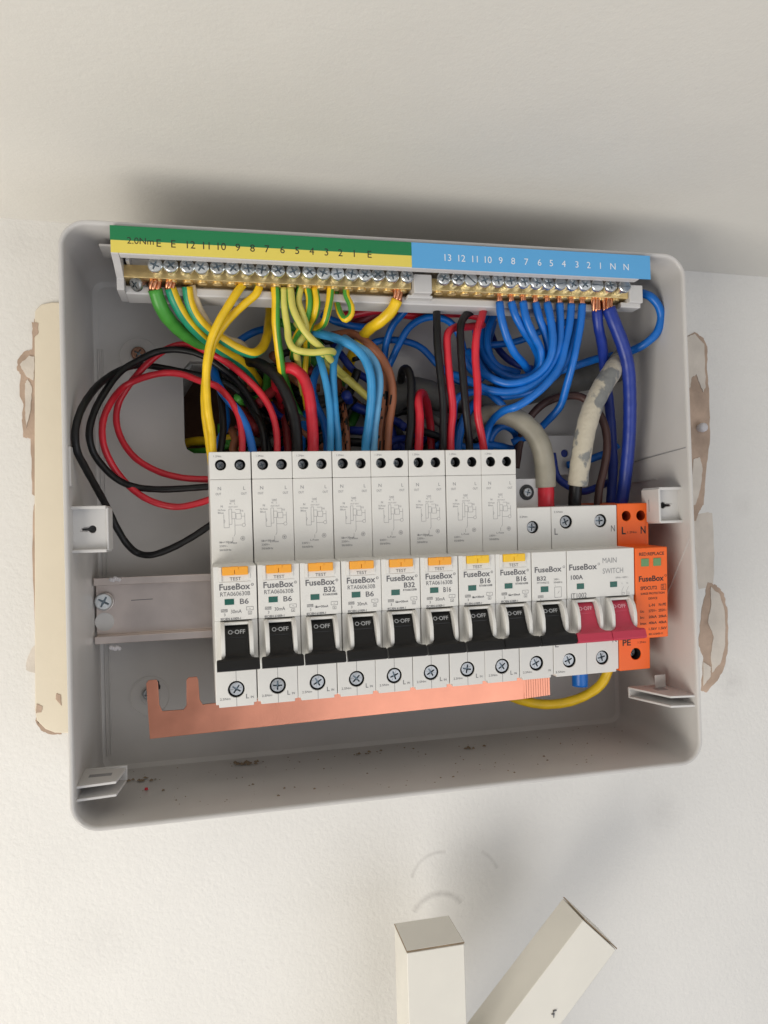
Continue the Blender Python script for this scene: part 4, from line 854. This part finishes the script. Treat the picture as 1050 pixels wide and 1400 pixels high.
bw('blue wire crossing behind the smeared supply cable', [(845, 608, -24), (832, 618, -22), (815, 625, -20), (795, 632, -18), (775, 636, -16)], 2.1)
bw('blue wire curling low between the two supply cables', [(755, 620, -20), (762, 652, -22), (776, 664, -24), (795, 672, -24), (812, 668, -22), (835, 658, -18)], 2.0, K['w_royal'])
G4 = 'thick royal blue cables'
wire('neutral_cable', 'royal blue cable, thinner left one dropping behind the smeared supply cable', [(816, 424, -60), (818, 445, -58), (823, 470, -52), (826, 500, -44), (832, 545, -34), (836, 590, -28), (838, 640, -26), (834, 700, -26)], 2.6, G4, K['w_royal'], copper=[(813, 402, -60.8), (814, 412, -60.8), (816, 427, -60)])
wire('neutral_cable', 'thickest royal blue cable bending down along the right wall', [(832, 422, -62), (839, 440, -62), (850, 468, -60), (858, 498, -58), (861, 540, -55), (860, 600, -50), (854, 660, -44), (846, 710, -40), (840, 760, -38)], 3.3, G4, K['w_royal'], wob=.015, copper=[(830, 402, -60.8), (829, 411, -61), (832, 426, -62)])
wire('brown_wire', 'dark brown wire arching behind the two thick supply cables', [(705, 640, -26), (712, 600, -28), (724, 572, -32), (742, 553, -34), (765, 543, -36), (792, 542, -38), (812, 556, -40), (826, 580, -42), (830, 610, -43), (826, 640, -43), (819, 670, -43), (816, 720, -42)], 2.1, G3, K['w_dbrown'])
# supply tails
wire('dark_grey_cable', 'dark grey sheathed cable lying across the back behind the other wires', [(525, 555, -10), (560, 535, -16), (610, 545, -20), (670, 545, -22), (720, 535, -22), (780, 520, -22), (840, 505, -20), (870, 480, -10)], 7.4, None, K['w_dgrey'], cat='cable')
wire('supply_cable', 'plain grey supply cable bending over to a red core', [(640, 590, -22), (660, 570, -34), (690, 567, -44), (715, 578, -50), (735, 600, -52), (744, 630, -51), (746, 666, -50)], 5.1, None, K['w_grey'], cat='cable', core=([(746, 650, -50), (746, 680, -49), (746, 715, -47)], 4.2, R_, 'red_core'), wob=.01)
wire('supply_cable', 'plaster smeared pale supply cable with a black core', [(850, 488, -44), (838, 506, -53), (823, 530, -56), (809, 560, -57), (800, 592, -56), (794, 628, -54), (790, 663, -51)], 5.0, None, K['w_dirty'], cat='cable', core=([(788, 655, -51), (786, 680, -49), (785, 715, -47)], 3.3, BK, 'black_core'), wob=.015)
# below the main switch
wire('yellow_wire', 'thick yellow cable curving under the busbar at the lower right', [(838, 880, -46), (832, 915, -44), (822, 935, -42), (802, 950, -40), (775, 960, -38), (745, 963, -36), (715, 958, -34), (685, 945, -30), (660, 920, -28)], 2.5, None, YL)
wire('blue_cable_end', 'rounded blue cable end poking out below the main switch', [(793, 880, -44), (793, 910, -43), (793, 930, -42), (793, 938, -42)], 4.0, None, BL, cat='cable')

# dark tangle deep inside the opening
vs, fs, mi = [], [], []
mats_ = [K['w_black'], K['w_darkred'], K['w_royal'], K['w_green'], K['w_brown'], K['w_dgrey'], K['w_yellow']]
def deep(n, xr, yr, Yr, wts):
    for i in range(n):
        x0, y0 = random.uniform(*xr), random.uniform(*yr); a = random.uniform(-1.2, 1.2); L_ = random.uniform(40, 110)
        Y = random.uniform(*Yr); c = [(x0+math.cos(a)*L_*t+random.uniform(-14, 14), y0+math.sin(a)*L_*t+random.uniform(-14, 14), Y+random.uniform(-6, 6)) for t in (0, .33, .66, 1)]
        if any(q[0] > 500 and q[1] < 548 for q in c) or any(q[0] > 690 for q in c): continue
        d = tube_data(spline([at(*q) for q in c], 2.5), random.uniform(1.7, 2.5), 8); b0 = len(vs); k = random.choices(range(7), wts)[0]
        vs.extend(d[0]); fs.extend([tuple(j+b0 for j in f) for f in d[1]]); mi.extend([k]*len(d[1]))
deep(46, (290, 520), (490, 600), (-12, 14), (9, 2, 2, 2, 1.5, 4, 1.2))
deep(30, (330, 560), (520, 615), (-30, -14), (9, 2, 2, .6, 1, 3, .5))
deep(22, (520, 640), (545, 625), (-30, -12), (9, .6, 2, .1, .5, 4, 0))
deep(10, (330, 480), (420, 480), (-26, -12), (2, 1, 3, 4, 1, 1, 4))
o = link('wire_tangle', mesh_from('wire_tangle', vs, fs, mats_, mi, True)); tag(o, 'dark tangle of old wires deep behind the front ones', 'wires', kind='stuff')

# ------------------------------------------------------------------ the two painted posts
def post(name, label, corners, length_dir, mark=None):
    """corners: four (x,y,z) of the sawn end; swept along length_dir"""
    c0 = corners[0]; t = empty(name, c0); tag(t, label, 'wooden post', 'white painted posts')
    b = B(); b.quadloop([[tuple(c-c0+length_dir*k) for c in corners] for k in (.003, 1)])
    b.build('painted_shaft', K['post'], t, bevel=.5)
    cen = sum(corners, Vector())/4; b = B()
    b.quadloop([[tuple(cen+(c-cen)*s-c0-length_dir.normalized()*h) for c in corners] for s, h in ((1.002, -.45), (1.002, -.12), (.98, .12))])
    o = b.build('sawn_edge', K['wood'], t); 
    b = B(); b.quadloop([[tuple(cen+(c-cen)*s-c0-length_dir.normalized()*h) for c in corners] for s, h in ((.985, .0), (.98, .2))]); b.build('painted_end', K['post'], t)
    return t
PY = -60
A = at(556, 1301, PY); Bp = at(635, 1288, PY); a = 24.5
zt = (A.z+Bp.z)/2
cs = [Vector((A.x, PY, zt)), Vector((Bp.x, PY, zt)), Vector((Bp.x, PY+a, zt)), Vector((A.x, PY+a, zt))]
post('wooden_post', 'upright white painted square post standing in front of the wall', cs, Vector((0, 0, -260)))
A, Bp, Cc = at(799, 1256, PY), at(844, 1297, PY), None
E2 = at(690, 1400, PY); dirv = Vector((E2.x-A.x, 0, E2.z-A.z)).normalized()
n2 = Vector((dirv.z, 0, -dirv.x)); 
if n2.x < 0: n2 = -n2
wd = (Bp-A).length; across = (Bp-A).normalized()
a = 22.0
cs = [Vector(A), Vector(Bp), Vector(Bp)+Vector((0, a, 0)), Vector(A)+Vector((0, a, 0))]
tpost = post('wooden_post', 'leaning white painted square post at the lower right, tilted to the upper right', cs, dirv*260)
c = at(757, 1386, PY-.3)-A
b = B(); b.box(c.x-.2, c.x+.1, -.55, -.2, c.z-1.8, c.z+1.6); b.box(c.x-.2, c.x+1.5, -.55, -.2, c.z+1.2, c.z+1.6); b.box(c.x-1.2, c.x+.5, -.55, -.2, c.z-.2, c.z+.1); b.build('small_black_mark', K['ink'], tpost)
